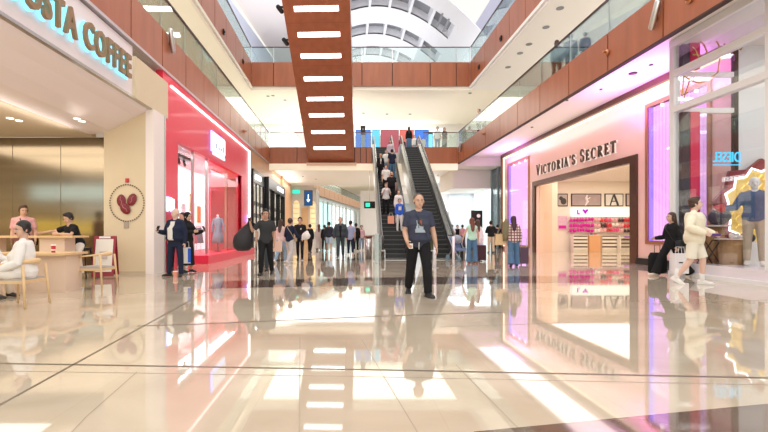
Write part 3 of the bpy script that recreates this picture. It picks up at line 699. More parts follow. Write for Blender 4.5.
for i,(a,b,lab) in enumerate(pics):
    x0,x1=bk(a),bk(b); z0,z1=bz(206.3),bz(193.7); cx=(x0+x1)/2; cz=(z0+z1)/2
    q=thing('framed_photo',lab+' on the store back wall','picture',(cx,YB,cz)); w=(x1-x0)/2; h=(z1-z0)/2
    B(-w,w,-.04,0,-h,h).build('picture_frame',BLACKM,q)
    B(-w+.05,w-.05,-.05,-.04,-h+.05,h-.05).build('photo_print',mat('print_grey_%d'%i,[(.5,.45,.42),(.42,.33,.33),(.82,.78,.72),(.55,.45,.45)][i],.5,noise=.2,nscale=3),q)
    pm=mat('print_dark',(.06,.05,.05),.5) if i!=1 else mat('print_light',(.9,.86,.82),.5)
    if i==0: MB().ell((.05,-.055,-.08),(.18,.01,.2)).ell((-.1,-.055,.1),(.12,.01,.12)).build('printed_figure',pm,q)
    if i==1: MB().cap_tube([(-.05,-.055,-.32),(.06,-.055,-.1),(-.02,-.055,.1),(.03,-.055,.26)],[.03,.08,.07,.05]).cap_tube([(.05,-.055,.05),(.22,-.055,.14)],.025).build('printed_figure',pm,q)
    if i==2: MB().cap_tube([(-.24,-.055,-.3),(-.05,-.055,.28)],.04).cap_tube([(.22,-.055,-.3),(0,-.055,.28)],.06).cap_tube([(-.15,-.055,-.08),(.12,-.055,-.08)],.03).build('printed_figure',pm,q)
q=thing('shelf_light_band','long white lit shelf band with purple heart and letter marks above the bras','shelf',((bk(570)+bk(631))/2,YB-.3,bz(212)))
B(-(bk(631)-bk(570))/2,(bk(631)-bk(570))/2,0,.3,-.30,.28).build('band',mat('lit_band',(.97,.93,.86),.4,emit=(1,.95,.86),es=.5),q)
PUR=glow('purple_mark',(.55,.03,.6),1.0)
xc=bk(576)-((bk(570)+bk(631))/2)
text_mesh('letter','L',PUR,q,frame_M((xc-.1,-.01,-.14),(1,0,0),(0,0,1)),.36,.02,.02)
m=MB()
for (dx) in (.40,): m.prism([(xc+dx-.2,-.02,.12),(xc+dx-.1,-.02,.16),(xc+dx,-.02,.08),(xc+dx+.1,-.02,.16),(xc+dx+.2,-.02,.12),(xc+dx,-.02,-.14)],(0,.01,0))
m.build('heart_mark',PUR,q)
# bra wall
def make_bra(m,m2):
    t=thing('bra','bra','bra')
    for s in (-1,1):
        MB().ell((s*.105,-.03,0),(.10,.07,.095)).build('cup',m,t,smooth=True)
        MB().tube([(s*.12,-.03,.08),(s*.13,.0,.22)],.01,6).build('strap',m2,t)
    MB().tube([(-.24,.02,-.04),(-.1,-.03,-.08),(.1,-.03,-.08),(.24,.02,-.04)],[(.02,.02)]*4,6).build('band',m2,t)
    return t
bc=[((.70,.01,.38),'magenta'),((.85,.10,.30),'hot pink'),((.75,.03,.06),'red'),((.90,.50,.52),'pale pink'),((.06,.03,.04),'black'),((.92,.86,.80),'cream')]
protos=[]
order=[0,0,1,4,3,2,5,3,1]
rowz=[bz(219.5),bz(225),bz(230)]
rn=['top row','middle row','bottom row']
for r_,z in enumerate(rowz):
    for k in range(11):
        ci=(0 if k<4 else [3,4,2,5,3,2,1][(k+r_*3)%7]); c,nm=bc[ci]
        if not any(p[0]==ci for p in protos):
            o=make_bra(mat('satin_'+nm.replace(' ','_'),c,.4),mat('satin_'+nm.replace(' ','_'),c,.4)); protos.append((ci,o))
        else: o=copy_tree([p[1] for p in protos if p[0]==ci][0])
        o.location=(bk(571)+k*.36+random.uniform(-.04,.04),YB-.22,z-.02+random.uniform(-.04,.04)); o.scale=(random.uniform(.85,1.15),.9,random.uniform(1.0,1.35))
        o['label']=nm+' bra hanging on the display wall of the lingerie store'; o['group']=nm+' bras on the store display wall'
for r_,z in enumerate(rowz):
    q=thing('display_rail','thin steel rail holding the %s of bras on the store display wall'%rn[r_],'rail',(bk(571)+1.8,YB-.2,z+.17))
    MB().tube([(-2.0,0,0),(2.0,0,0)],.012,8).build('bar',STEEL,q)
    for s_ in (-1.9,0,1.9): MB().tube([(s_,0,0),(s_,.2,0)],.012,6).build('bracket',STEEL,q)
q=thing('shop_poster','pink and white poster standing at the far end of the bra display','poster',(bk(562),YB-.045,bz(223)))
B(-.3,.3,0,.04,-.42,.42).build('poster_sheet',mat('poster_pink',(.92,.55,.68),.5,noise=.3,nscale=6),q); B(-.22,.22,-.01,0,-.34,-.15).build('poster_print',mat('satin_magenta',(.70,.01,.38),.4),q)
# drawers
CRW=mat('cream_lacquer',(.95,.88,.76),.35)
def drawers(px0,px1,lab,cols,rows,m):
    x0,x1=bk(px0),bk(px1); q=thing('drawer_unit',lab,'drawer unit',((x0+x1)/2,YB-.5,0)); w=(x1-x0)/2
    B(-w,w,0,.3,0,bz(235)).build('body',m,q)
    hh=(bz(235)-.12)/rows; ww=2*w/cols
    for i in range(cols):
        for k in range(rows):
            a=-w+i*ww
            d=B(a+.02,a+ww-.02,-.04,0,.1+k*hh,.1+(k+1)*hh-.09).build('drawer',m,q)
            B(a+.03,a+ww-.03,-.01,0.0,.1+(k+1)*hh-.085,.1+(k+1)*hh-.01).build('slot',mat('slot_dark',(.12,.07,.06),.6),d)
drawers(569,583.5,'cream drawer unit with dark slots under the magenta bras',1,4,CRW)
drawers(597,614,'cream drawer unit to one side of the orange cube, the nearer to it',1,4,CRW)
drawers(614.5,632,'cream drawer unit by the door frame, farther from the orange cube',1,4,CRW)
q=thing('display_cube','orange wooden display cube between the cream drawer units','display cube',(bk(589.5),YB-.62,0))
B(-.33,.33,0,.4,0,.95).build('cube_body',mat('orange_wood',(.85,.45,.22),.4),q); B(-.35,.35,-.02,.42,.95,.99).build('cube_top',CRW,q)
for k in range(2):
    tag(MB().ell((0,0,.04),(.09,.07,.05)).build('folded_garment',mat('satin_red' if k else 'satin_black',bc[2 if k else 4][0],.5),smooth=True),('black','red')[k]+' folded garment on top of the orange display cube','garment').location=(bk(589.5)-.12+.24*k,YB-.42,.99)
q=thing('neon_table','low table with a purple glowing edge under the red bras','table',(bk(620),YB-.9,0))
B(-.55,.55,0,.35,.80,.88).build('table_top',CRW,q); B(-.3,.45,-.02,0,.82,.87).build('purple_edge',PUR,q)
for s in (-.5,.5): B(s-.03,s+.03,.02,.32,0,.80).build('leg',CRW,q)

# grey-teal glazed shop past the lingerie store
so=Vector((10.7,33.5,0)); t=thing('glass_corner_shop','grey-teal glazed shop bay just past the lingerie store, pillar framed','shop front',tuple(so))
GT=glass('teal_grey_glass',(.62,.80,.80),.2)
bxl(so,10.7,10.75,30.5,33.0,0,5.7).build('glass_pane',GT,t)
for y in (30.47,31.6,32.95): bxl(so,10.62,10.8,y,y+.1,0,5.7).build('mullion',mat('steel_grey',(.30,.34,.35),.3,.6),t)
bxl(so,11.8,11.9,30.5,33.1,0,5.7).build('lit_back_panel',mat('grey_teal_lit',(.38,.50,.50),.4,emit=(.50,.72,.70),es=.35),t)
bxl(so,10.74,10.78,33.2,37.8,0,4.35).build('bright_pane',mat('icy_lit_glass',(.78,.92,.92),.2,emit=(.75,.95,.96),es=.55),t)
t=thing('totem_sign','black free-standing sign totem with white marks in the far passage','sign',(8.5,29.2,0))
B(-.36,.36,0,.12,0,2.55).build('totem_body',BLACKM,t); MB().tube([(.1,-.01,2.2),(.1,0,2.2)],.12,16).build('white_symbol',WHITE,t); B(-.1,.2,-.01,0,1.2,1.6).build('white_print',WHITE,t); B(-.2,.1,-.01,0,1.75,1.83).build('white_line',WHITE,t)

# ================================================================== CORNER STORE WITH THE BADGE
X1=8.9; YR=12.2; so=Vector((X1,9,0))
t=thing('glass_corner_store','tall glass corner store with white transoms, red and black banners and mirrored neon word','shop front',tuple(so))
WFR=mat('white_metal',(.86,.86,.87),.3)
def dx(x0,x1,y0,y1,z0,z1,name,m,par=None): return bxl(so,x0,x1,y0,y1,z0,z1).build(name,m,par or t)
dx(X1-.03,10.55,4,YR+.05,0,.34,'plinth',mat('lilac_white_plinth',(.84,.78,.83),.25,coat=.3))
dx(X1-.10,X1-.03,4,YR+.1,0,.10,'plinth_foot',WFR)
dx(X1,X1+.012,4,YR,.34,6.25,'front_glass',SGLASS); dx(X1,10.58,YR,YR+.012,.34,6.25,'return_glass',SGLASS)
dx(X1-.05,X1+.12,YR-.05,YR+.12,.0,6.3,'corner_post',WFR)
dx(X1-.04,X1+.1,9.35,9.52,.34,6.3,'front_post',WFR); dx(10.5,10.6,YR-.05,YR+.07,.34,6.3,'return_post',BLACKM)
for z in (4.38,5.35): 
    dx(X1-.07,X1+.12,4,YR,z,z+.16,'transom',WFR); dx(X1,10.55,YR-.03,YR+.06,z,z+.13,'transom',WFR)
dx(X1-.07,X1+.2,4,YR+.1,6.16,6.34,'head_rail',WFR)
dx(8.98,9.17,12.0,12.13,.4,4.36,'black_banner',mat('black_banner',(.03,.02,.035),.3,coat=.4)); dx(8.98,9.17,12.0,12.13,5.5,6.2,'black_banner',MATS['black_banner'])
dx(9.19,9.44,12.0,12.13,.4,4.36,'red_banner',mat('crimson_banner',(.72,.01,.09),.3,coat=.4)); dx(9.19,9.44,12.0,12.13,5.5,6.28,'red_banner',MATS['crimson_banner'])
struct('wall_corner_store_far',B(10.6,15,YR+.0,YR+.08,0,6.3),mat('cool_white_wall',(.80,.84,.86),.5))
struct('wall_corner_store_side',B(15,15.2,4,YR,0,6.3),mat('cool_white_wall',(.80,.84,.86),.5))
struct('ceiling_corner_store',B(X1+.2,15,4,YR,6.2,6.34),WHITE)
dx(10.58,15,4,YR,0,.36,'raised_floor',mat('warm_grey_floor',(.62,.52,.46),.3))
# mirrored neon word on the return glass
NE=glow('cyan_neon',(.06,.60,1.0),1.6)
s=thing('neon_sign','cyan neon word with an underline, seen mirrored behind the tall corner window glass','neon sign',(10.63,12.12,3.04))
wx=0
for ch in 'DIESEL':
    o,w=text_mesh('letter',ch,NE,s,frame_M((wx,0,0),(-1,0,0),(0,0,1)),.42,.03,.0)
    wx-=w[1]+.03
MB().tube([(0,0,-.09),(wx+.03,0,-.09)],.014,8).build('underline_tube',NE,s)
s.scale=(.76/abs(wx),1,.92)
# badge
s=thing('jagged_badge','large jagged gold badge outlined in white neon and dark red behind the mannequin','wall sign',(11.15,12.02,1.78))
def star(n,ra,rb,ph=0,sq=1.0): return [Vector(((ra if k%2 else rb)*math.cos(2*math.pi*k/(2*n)+ph),0,(ra if k%2 else rb)*math.sin(2*math.pi*k/(2*n)+ph)*sq)) for k in range(2*n)]
MB().prism(star(9,1.12,1.34,.2),(0,.1,0)).build('red_outline',mat('badge_dark_red',(.22,.02,.03),.4),s)
st=star(14,.98,1.12,.1); MB().tube([p+Vector((0,-.05,0)) for p in st+[st[0]]],.022,6).build('neon_outline',glow('neon_white',(1,1,1),4),s)
MB().prism([p+Vector((0,-.02,0)) for p in star(14,.96,1.08,.1)],(0,.02,0)).build('gold_field',mat('badge_gold_field',(.85,.62,.20),.45,.1,emit=(1,.78,.32),es=.05),s)  # glow put into the gold of field and zigzags to brighten it
GOL=mat('gold_zigzag',(.9,.66,.12),.25,.6,emit=(1,.8,.3),es=.35)
for k in range(13):
    x=-.9+k*.15; hh=math.sqrt(max(.05,.92**2-x*x)); n=int(hh*2/.12); pts=[(x+(.05 if i%2 else -.05),-.06,-hh+i*.12) for i in range(n+1)]
    if len(pts)>2: MB().tube(pts,.02,6).build('zigzag_strip',GOL,s)
# gold wires that give shape to a ceiling reflection in the window glass
GW=mat('gold_reflection',(.62,.40,.14),.25,.9)
def arcw(p,q,b,n=10,up=(0,0,1)):
    p=Vector(p);q=Vector(q); return [p.lerp(q,k/n)+Vector(up)*b*math.sin(math.pi*k/n) for k in range(n+1)]
s=thing('reflection_wires','golden curved wire lattice modelling a ceiling reflection at the top of the corner window','reflection_shape',tuple(P(712,53.6,11.9)))
o0=P(712,53.6,11.9)
def q(x,y): return P(x,37+(y-28)*.8,11.9)-o0
for a,b,c in (((692,50),(736,30),-.18),((692,40),(700,62),.1),((700,34),(709,56),.12),((710,28),(722,48),.12),((722,32),(730,28),.05),((724,36),(735,44),-.1),((733,36),(741,44),.02),((733,36),(738,30),.0),((738,30),(744,36),.0),((744,36),(741,44),.0)):
    MB().tube(arcw(q(*a),q(*b),c),.018,6).build('wire',GW,s,smooth=True)
s=thing('reflection_wires','golden curved wire loop modelling a ceiling reflection lower beside the corner post','reflection_shape',tuple(P(700,80,11.7)))
o0=P(700,80,11.7)
def q(x,y): return P(x,y,11.7)-o0
for a,b,c in (((684,76),(718,72),-.22),((684,76),(682,96),.0),((690,80),(684,98),.0),((718,72),(720,58),.03)):
    MB().tube(arcw(q(*a),q(*b),c),.018,6).build('wire',GW,s,smooth=True)
# wooden stump stands with goods
STW=mat('stump_wood',(.40,.22,.09),.6,noise=.4,nscale=8,stretch=(2,2,.3)); TOPW=mat('pale_stone_top',(.75,.66,.6),.3)
s=thing('stump_stand','lower wooden stump display stand holding white shoes','display stand',(9.62,11.25,.34))
MB().tube([(0,0,0),(0,0,.2),(0,0,.62)],[.27,.25,.27],14).build('stump',STW,s,smooth=True); MB().tube([(0,0,.62),(0,0,.65)],[.32,.32],20).build('stand_top',TOPW,s)
s=thing('stump_stand','upper wooden stump display stand under the dark puffer bag','display stand',(9.62,11.75,.34))
MB().tube([(0,0,0),(0,0,.95)],[.24,.2],14).build('stump',STW,s,smooth=True); MB().tube([(0,0,.95),(0,0,.99)],[.33,.33],20).build('stand_top',TOPW,s)
for k in range(2):
    o=MB().ell((0,0,.05),(.05,.12,.05)).ell((0,.05,.09),(.042,.06,.05)).build('trainer_shoe',WHITE,smooth=True); o.location=(9.55+.14*k,11.1,.985); tag(o,'small white trainer shoe on the lower stump stand','shoe','white trainers on the stump stand')
PB=mat('dark_puffer',(.05,.045,.08),.5)
s=thing('puffer_bag','dark navy puffer bag resting on the upper stump stand','bag',(9.72,11.75,1.33))
MB().ell((0,0,.2),(.26,.16,.22)).build('bag_body',PB,s,smooth=True); MB().ell((.12,-.05,.24),(.15,.14,.18)).build('bag_pocket',mat('dark_grey_pocket',(.10,.10,.12),.5),s,smooth=True); MB().tube(arcw((-.15,0,.34),(.15,0,.34),.12),.015,6).build('handle',PB,s)
s=thing('handbag','small black handbag on the raised floor beside the mannequin','bag',(10.25,11.5,.9))
MB().ell((0,0,.1),(.2,.12,.14)).build('bag_body',BLACKM,s,smooth=True); MB().tube(arcw((-.12,0,.2),(.12,0,.2),.12),.012,6).build('handle',BLACKM,s)
s=thing('display_plinth','pale square plinth carrying the small black handbag','plinth',(10.25,11.5,.34))
B(-.22,.22,-.16,.16,0,.56).build('plinth_block',WHITE,s)
s=thing('folding_stand','thin black crossed-leg folding stand inside the corner window','stand',(9.2,11.4,.34))
for a,b in (((-.2,-.1,0),(.2,-.1,.6)),((.2,-.1,0),(-.2,-.1,.6)),((-.2,.15,0),(.2,.15,.6)),((.2,.15,0),(-.2,.15,.6))): MB().tube([a,b],.012,6).build('leg',BLACKM,s)
for a,b in (((-.2,-.1,.6),(-.2,.15,.6)),((.2,-.1,.6),(.2,.15,.6)),((-.2,-.1,.0),(-.2,.15,.0))): MB().tube([a,b],.012,6).build('cross_bar',BLACKM,s)

# ================================================================== SLANTED UNDERSIDE WITH LAMPS (upper escalator)
th=R(30)
o0=Vector((-1.02,31.2,5.9)); tz=R(2.1)
t=thing('upper_escalator','broad veneer-clad underside of an upper escalator with white lamp bars, hanging across the hall','escalator',tuple(o0))
# local: u = along slope toward camera (rises), direction in plan (-sin, -cos)
pd=Vector((-math.sin(tz),-math.cos(tz),0)); ud=(pd*math.cos(th)+Vector((0,0,math.sin(th)))).normalized(); wd=Vector((math.cos(tz),-math.sin(tz),0)); nd=ud.cross(wd).normalized()
if nd.z>0: nd=-nd
M=Matrix((ud,wd,nd)).transposed().to_4x4()       # x along, y across, z = downward normal
LN=15.6
MB().box(-.05,LN,-1.58,1.58,-1.15,-.0,M=M).build('cladding',WOOD,t)
for k in range(1,6): MB().box(k*2.54+.65,k*2.54+.66,-1.58,1.58,0,.003,M=M).build('seam',WOODD,t)
LMP=glow('lamp_bar',(1,.99,.97),6)
for Y in [29.8,28.47,27.2,26.07,24.8,23.5,22.4,21.2,20.05,18.95]:
    u=(31.2-Y)/(math.cos(th)*math.cos(tz))
    MB().box(u-.135,u+.135,-1.06,1.04,-.02,.012,M=M).build('lamp_bar',LMP,t)
MB().box(-.1,LN,-1.58,-1.50,-2.05,-1.2,M=M).build('balustrade',BGLASS,t); MB().box(-.1,LN,1.50,1.58,-2.05,-1.2,M=M).build('balustrade',BGLASS,t)
B(-1.7,1.75,-.35,.1,-.18,.0).build('lower_end_beam',mat('peach_wood_beam',(.80,.55,.38),.4),t)
for k,(u,w) in enumerate(((11.4,-1.75),(9.6,-1.75))):
    p=o0+M.to_3x3()@Vector((u,w,-.25))
    m=MB(); m.cap_tube([(-.12,0,.1),(.05,0,-.12)],.11,12); m.box(-.02,.2,-.05,.05,.05,.12); q_=m.build('spotlight',BLACKM,smooth=True); q_.location=p; tag(q_,'black spotlight fixed to the edge of the slanted veneer underside, '+('upper one','lower one')[k],'spotlight')

# ================================================================== ESCALATORS
SK=mat('escalator_steel',(.50,.50,.47),.35,.8,noise=.15,nscale=9); ST=mat('escalator_step_black',(.018,.018,.018),.5); TRD=mat('step_tread_edge',(.10,.10,.10),.4,.3)
HR=mat('handrail_black',(.02,.02,.02),.3)
EGL=glass('escalator_glass',(.80,.86,.84),.22)
def escalator(lab,xb,yb=19.6,rise=7.0,rot=-2.0):
    t=thing('escalator',lab,'escalator',(xb,yb,0),rot)
    s=.577; run=rise/s; W=.52
    n=int(rise/.2)
    first=None
    for k in range(n+1):
        y=.3+k*.2/s; z=.2*k
        if first is None:
            first=B(-W,W,0,.2/s+.06,-.06,.2).box(-W,W,-.012,.0,.165,.2,mi=1).build('step',[ST,TRD],t); first.location=(0,y,z); o=first
        else:
            o=first.copy(); COL.objects.link(o); o.parent=t; o.location=(0,y,z)
    B(-W,W,-1.3,.3,0,.012).build('comb_plate',STEEL,t); B(-W,W,run+.55,run+2.0,rise-.05,rise+.04).build('upper_plate',STEEL,t)
    path=[(-1.25,0.0),(-.6,0),(.2,.0),(run*.5,run*.5*s),(run+.3,rise),(run+1.7,rise)]
    for sx in (-1,1):
        a,b=(W,W+.035) if sx>0 else (-W-.035,-W)
        c,d=(W+.035,W+.20) if sx>0 else (-W-.20,-W-.035)
        sk=MB(); 
        lo=[(y,z-.25 if 0<i<5 else z-.0) for i,(y,z) in enumerate(path)]
        for i in range(len(path)-1):
            (y0,z0),(y1,z1)=path[i],path[i+1]
            sk.hexa([(a,y0,z0-.05),(b,y0,z0-.05),(b,y0,z0+.42),(a,y0,z0+.42)],[(a,y1,z1-.05),(b,y1,z1-.05),(b,y1,z1+.42),(a,y1,z1+.42)])
        sk.build('skirt_panel',STEEL,t)
        dk=MB()
        for i in range(len(path)-1):
            (y0,z0),(y1,z1)=path[i],path[i+1]
            dk.hexa([(c,y0,z0+.36),(d,y0,z0+.36),(d,y0,z0+.42),(c,y0,z0+.42)],[(c,y1,z1+.36),(d,y1,z1+.36),(d,y1,z1+.42),(c,y1,z1+.42)])
            e0,e1=(d-.03,d) if sx>0 else (c,c+.03)
            b0=max(0,z0-.75) if i>0 else 0; b1=max(0,z1-.75)
            dk.hexa([(e0,y0,b0),(e1,y0,b0),(e1,y0,z0+.36),(e0,y0,z0+.36)],[(e0,y1,b1),(e1,y1,b1),(e1,y1,z1+.36),(e0,y1,z1+.36)])
        dk.build('side_cladding',SK,t)
        g0,g1=(W+.10,W+.115) if sx>0 else (-W-.115,-W-.10)
        gl=MB()
        for i in range(len(path)-1):
            (y0,z0),(y1,z1)=path[i],path[i+1]
            gl.hexa([(g0,y0,z0+.42),(g1,y0,z0+.42),(g1,y0,z0+.97),(g0,y0,z0+.97)],[(g0,y1,z1+.42),(g1,y1,z1+.42),(g1,y1,z1+.97),(g0,y1,z1+.97)])
        gl.build('glass_balustrade',EGL,t)
        xm=sx*(W+.107)
        hp=[(xm,-1.25,.45)]+[(xm,-1.25-.27*math.sin(q),.71-.27*math.cos(q)) for q in [math.pi*k/8 for k in range(1,8)]]+[(xm,-1.25,.99),(xm,.2,1.0),(xm,run+.3,rise+1.0),(xm,run+1.7,rise+1.0)]+[(xm,run+1.7+.27*math.sin(q),rise+.72+.27*math.cos(q)) for q in [math.pi*k/8 for k in range(1,8)]]+[(xm,run+1.7,rise+.45)]
        MB().tube(hp,[(.045,.03)]*len(hp),8).build('handrail',HR,t,smooth=True)
        MB().tube([(p[0],p[1],p[2]-.045) for p in hp[8:11]],.014,6).build('rail_trim',STEEL,t)
    u=MB(); u.hexa([(-W-.16,.6,-.0),(W+.16,.6,-.0),(W+.16,.6,.05),(-W-.16,.6,.05)],[(-W-.16,run+.3,rise-.75),(W+.16,run+.3,rise-.75),(W+.16,run+.3,rise-.3),(-W-.16,run+.3,rise-.3)]); u.build('truss_cover',SK,t)
    return t
escalator('moving escalator crowded with people riding, next to the dark ribbed balcony panel',2.17)
escalator('empty black-stepped escalator on the side of the lingerie store',4.14)
struct('wall_escalator_landing_end',B(1.85,5.33,33.0,33.2,5.9,6.95),WHITE)
# floor plate between landing edge and escalators
# digital wall and things on the landing
cols=[('blue led screen with a pale figure beside the black totem',355.5,371,(.03,.16,.62)),('led screen showing blue with a cyan panel near the escalator top',372,380,(.10,.55,.85)),('red and purple led screen between the two escalator tops',380.5,399,(.36,.07,.10)),('orange-red led screen behind the standing woman in black',399.5,414,(.62,.12,.10)),('deep blue led screen beside the bright kiosk',414.5,429,(.03,.18,.75))]
for lab,a,b,c in cols:
    Y=38; p=P((a+b)/2,140,Y); w=(b-a)*Y/F0/2
    s=thing('led_screen',lab,'screen',(p.x,Y,7.0)); 
    B(-w,w,0,.1,.0,2.8).build('screen_body',BLACKM,s); B(-w+.03,w-.03,-.01,0,.15,2.75).build('display',mat('led_%d'%int(a),tuple(v*.35 for v in c),.4,emit=c,es=.75,noise=.4,nscale=.8),s)
s=thing('speaker_totem','black loudspeaker totem on a grey post behind the ribbed panel','totem',(P(363,147,32.2).x,32.2,7.0))
B(-.13,.13,0,.2,0,1.1).build('post',mat('post_grey',(.35,.36,.4),.4),s); B(-.17,.17,-.02,.22,1.1,1.75).build('speaker_box',BLACKM,s); MB().tube([(0,-.03,1.5),(0,-.02,1.5)],.07,12).build('cone',mat('cone_grey',(.2,.2,.2),.5),s)
s=thing('kiosk_screen','bright blue upright kiosk screen beside the man in white above','screen',(P(430.5,147,33.2).x,33.2,7.0))
B(-.18,.18,0,.12,0,1.55).build('kiosk_body',BLACKM,s); B(-.14,.14,-.01,0,.2,1.35).build('display',glow('kiosk_cyan',(.15,.7,.95),2.2),s)
struct('wall_landing_glow_band',B(-1,9,40.8,40.95,9.9,10.5),mat('icy_band',(.8,.92,1),.4,emit=(.8,.93,1),es=.8))
struct('wall_landing_bright_shop',B(-8.5,-1.5,40.7,40.9,7,10.6),mat('mint_lit',(.85,.95,.92),.4,emit=(.88,.98,.95),es=.9))
s=thing('pink_banner','large slanted pink banner on the bright upper shop beyond the balcony','banner',(-4.2,39.5,7.0))
MB().prism([(-.6,0,3.2),(1.6,0,3.4),(1.6,0,.6)],(0,.05,0)).build('banner_cloth',mat('banner_pink',(.9,.55,.6),.6),s); MB().tube([(1.6,.02,0),(1.6,.02,3.4)],.03,8).build('pole',STEEL,s)
# ceiling downlights, vents
def dl(px,py,zc,lab,grp,rx=.12,mt=None,name='downlight',cat='downlight'):
    Y=(zc-H0)*F0/(CY-py); p=P(px,py,Y)
    m=MB(); m.tube([(0,0,0),(0,0,-.03)],rx,14); m2=m.build(name,mt or GREYC); m2.location=(p.x,p.y,zc); tag(m2,lab,cat,grp); return m2
for px,py in ((363.5,113),(387,114),(410,114),(470,93),(268,96),(273,95.5),(285,100)): dl(px,py,10.95,'small round grey downlight in the cream ceiling under the far upper gallery','downlights under the far upper gallery')
for px,py in ((560,8),(546,27),(529,44),(520,53),(508,67)): dl(px,py,10.95,'grey slot fitting in the upper ceiling over the lingerie side gallery','fittings in the upper ceiling over the lingerie side',.16)
for px,py,r in ((633,73,.13),(651,64.5,.06),(601,89,.05),(567,100,.05),(532,127,.06)): dl(px,py,6.35,'dark round fitting in the lilac ceiling above the lingerie sign','round fittings in the ceiling above the lingerie sign',r,BLACKM)
for px,py in ((295,175),(303,176.5),(296,180),(316,179),(438,175),(447,181),(436,184),(445,180)): dl(px,py,5.75,'small downlight in the white ceiling beneath the far landing','downlights beneath the far landing',.08)
# potted plant behind the upper far balcony
s=thing('potted_plant','green leafy potted plant behind the glass of the far upper gallery','plant',(P(356,60,31.8).x,31.8,12.8))
MB().tube([(0,0,0),(0,0,.35)],[.15,.2],12).build('pot',WHITE,s)
m=MB()
for k in range(90):
    a=random.uniform(0,6.28); r=random.uniform(0,.38); z=random.uniform(.4,1.0); l=.1; d=Vector((math.cos(a),math.sin(a),random.uniform(-.3,.6))).normalized()*l; u=Vector((-math.sin(a),math.cos(a),0))*.035; c=Vector((r*math.cos(a),r*math.sin(a),z)); m.quad(c,c+d*.5+u,c+d,c+d*.5-u)
m.build('foliage',mat('leaf_green',(.05,.22,.06),.5),s)
# bollard / bin near the escalator foot
s=thing('steel_bin','cylindrical steel litter bin standing beside the escalator foot','bin',tuple(G(368.5,258)))
MB().tube([(0,0,0),(0,0,.95)],[.155,.155],20).build('bin_body',STEEL,s,smooth=True); MB().tube([(0,0,.95),(0,0,1.0)],[.2,.2],20).build('bin_lid',mat('reddish_brown_lid',(.35,.16,.12),.4),s)
s=thing('glass_barrier','clear glass barrier panel edged in steel by the escalator foot','barrier',tuple(G(377,262)))
B(-.12,.12,-.6,.6,.05,1.05).build('glass_box',BGLASS,s)
for y in (-.6,.57): B(-.02,.02,y,y+.03,0,1.1).build('post',STEEL,s)
for i,px in enumerate((435,453.5)):
    g=G(px,262+ (6 if i==0 else 4)); s=thing('steel_bollard',('slim white steel bollard in front of the empty escalator, partly behind the walking man','slim white steel bollard between the empty escalator and the woman in green')[i],'bollard',tuple(g))
    MB().tube([(0,0,0),(0,0,1.0)],[.045,.045],14).build('post',mat('silver_white',(.80,.78,.84),.3,.3),s,smooth=True); MB().tube([(0,0,0),(0,0,.02)],.11,16).build('base_disc',STEEL,s)
# ================================================================== PEOPLE
QUEUE=[]                                         # (object, voxel size, smooth steps)
def V(*a): return Vector(a)
SKIN=mat('skin_light_tan',(.62,.38,.27),.5); SKIN2=mat('skin_tan',(.50,.29,.19),.5); SKIN3=mat('skin_brown',(.34,.19,.12),.5); SKINP=mat('skin_pale',(.74,.50,.40),.5)
HBLK=mat('hair_black',(.012,.009,.008),.5); HBRN=mat('hair_brown',(.06,.028,.015),.5); HRED=mat('hair_auburn',(.17,.05,.025),.5); HGRY=mat('hair_grey',(.55,.50,.48),.6); HBUZ=mat('hair_buzz',(.16,.10,.075),.7)
def cl(name,c,noise=.10,ns=14,rough=.85): return mat('cloth_'+name,c,rough,noise=noise,nscale=ns,bump=.25,spec=.12)
T0=[(-.10,.10,.085,.0),(-.05,.158,.108,.005),(.02,.165,.112,.005),(.10,.150,.105,0),(.18,.142,.100,-.005),(.28,.158,.110,-.008),(.37,.172,.115,-.008),(.43,.170,.104,-.004),(.475,.135,.082,.004),(.51,.075,.06,.010)]
def ringtab(sex,belly):
    out=[]
    for h,rx,ry,ys in T0:
        if sex=='f':
            rx*= {True:.98,False:.90}[h<.06] if h!=.18 else .85; ry*=.95
            if abs(h-.37)<.01: ry*=1.12; ys-=.012
        if 0<h<.33: ry+=belly*.07; ys-=belly*.05; rx+=belly*.03
        out.append((h,rx,ry,ys))
    return out
def at(tab,h):
    if h<=tab[0][0]: return tab[0][1:]
    for a,b in zip(tab,tab[1:]):
        if h<=b[0]:
            t=(h-a[0])/(b[0]-a[0]); return tuple(a[i]+(b[i]-a[i])*t for i in (1,2,3))
    return tab[-1][1:]
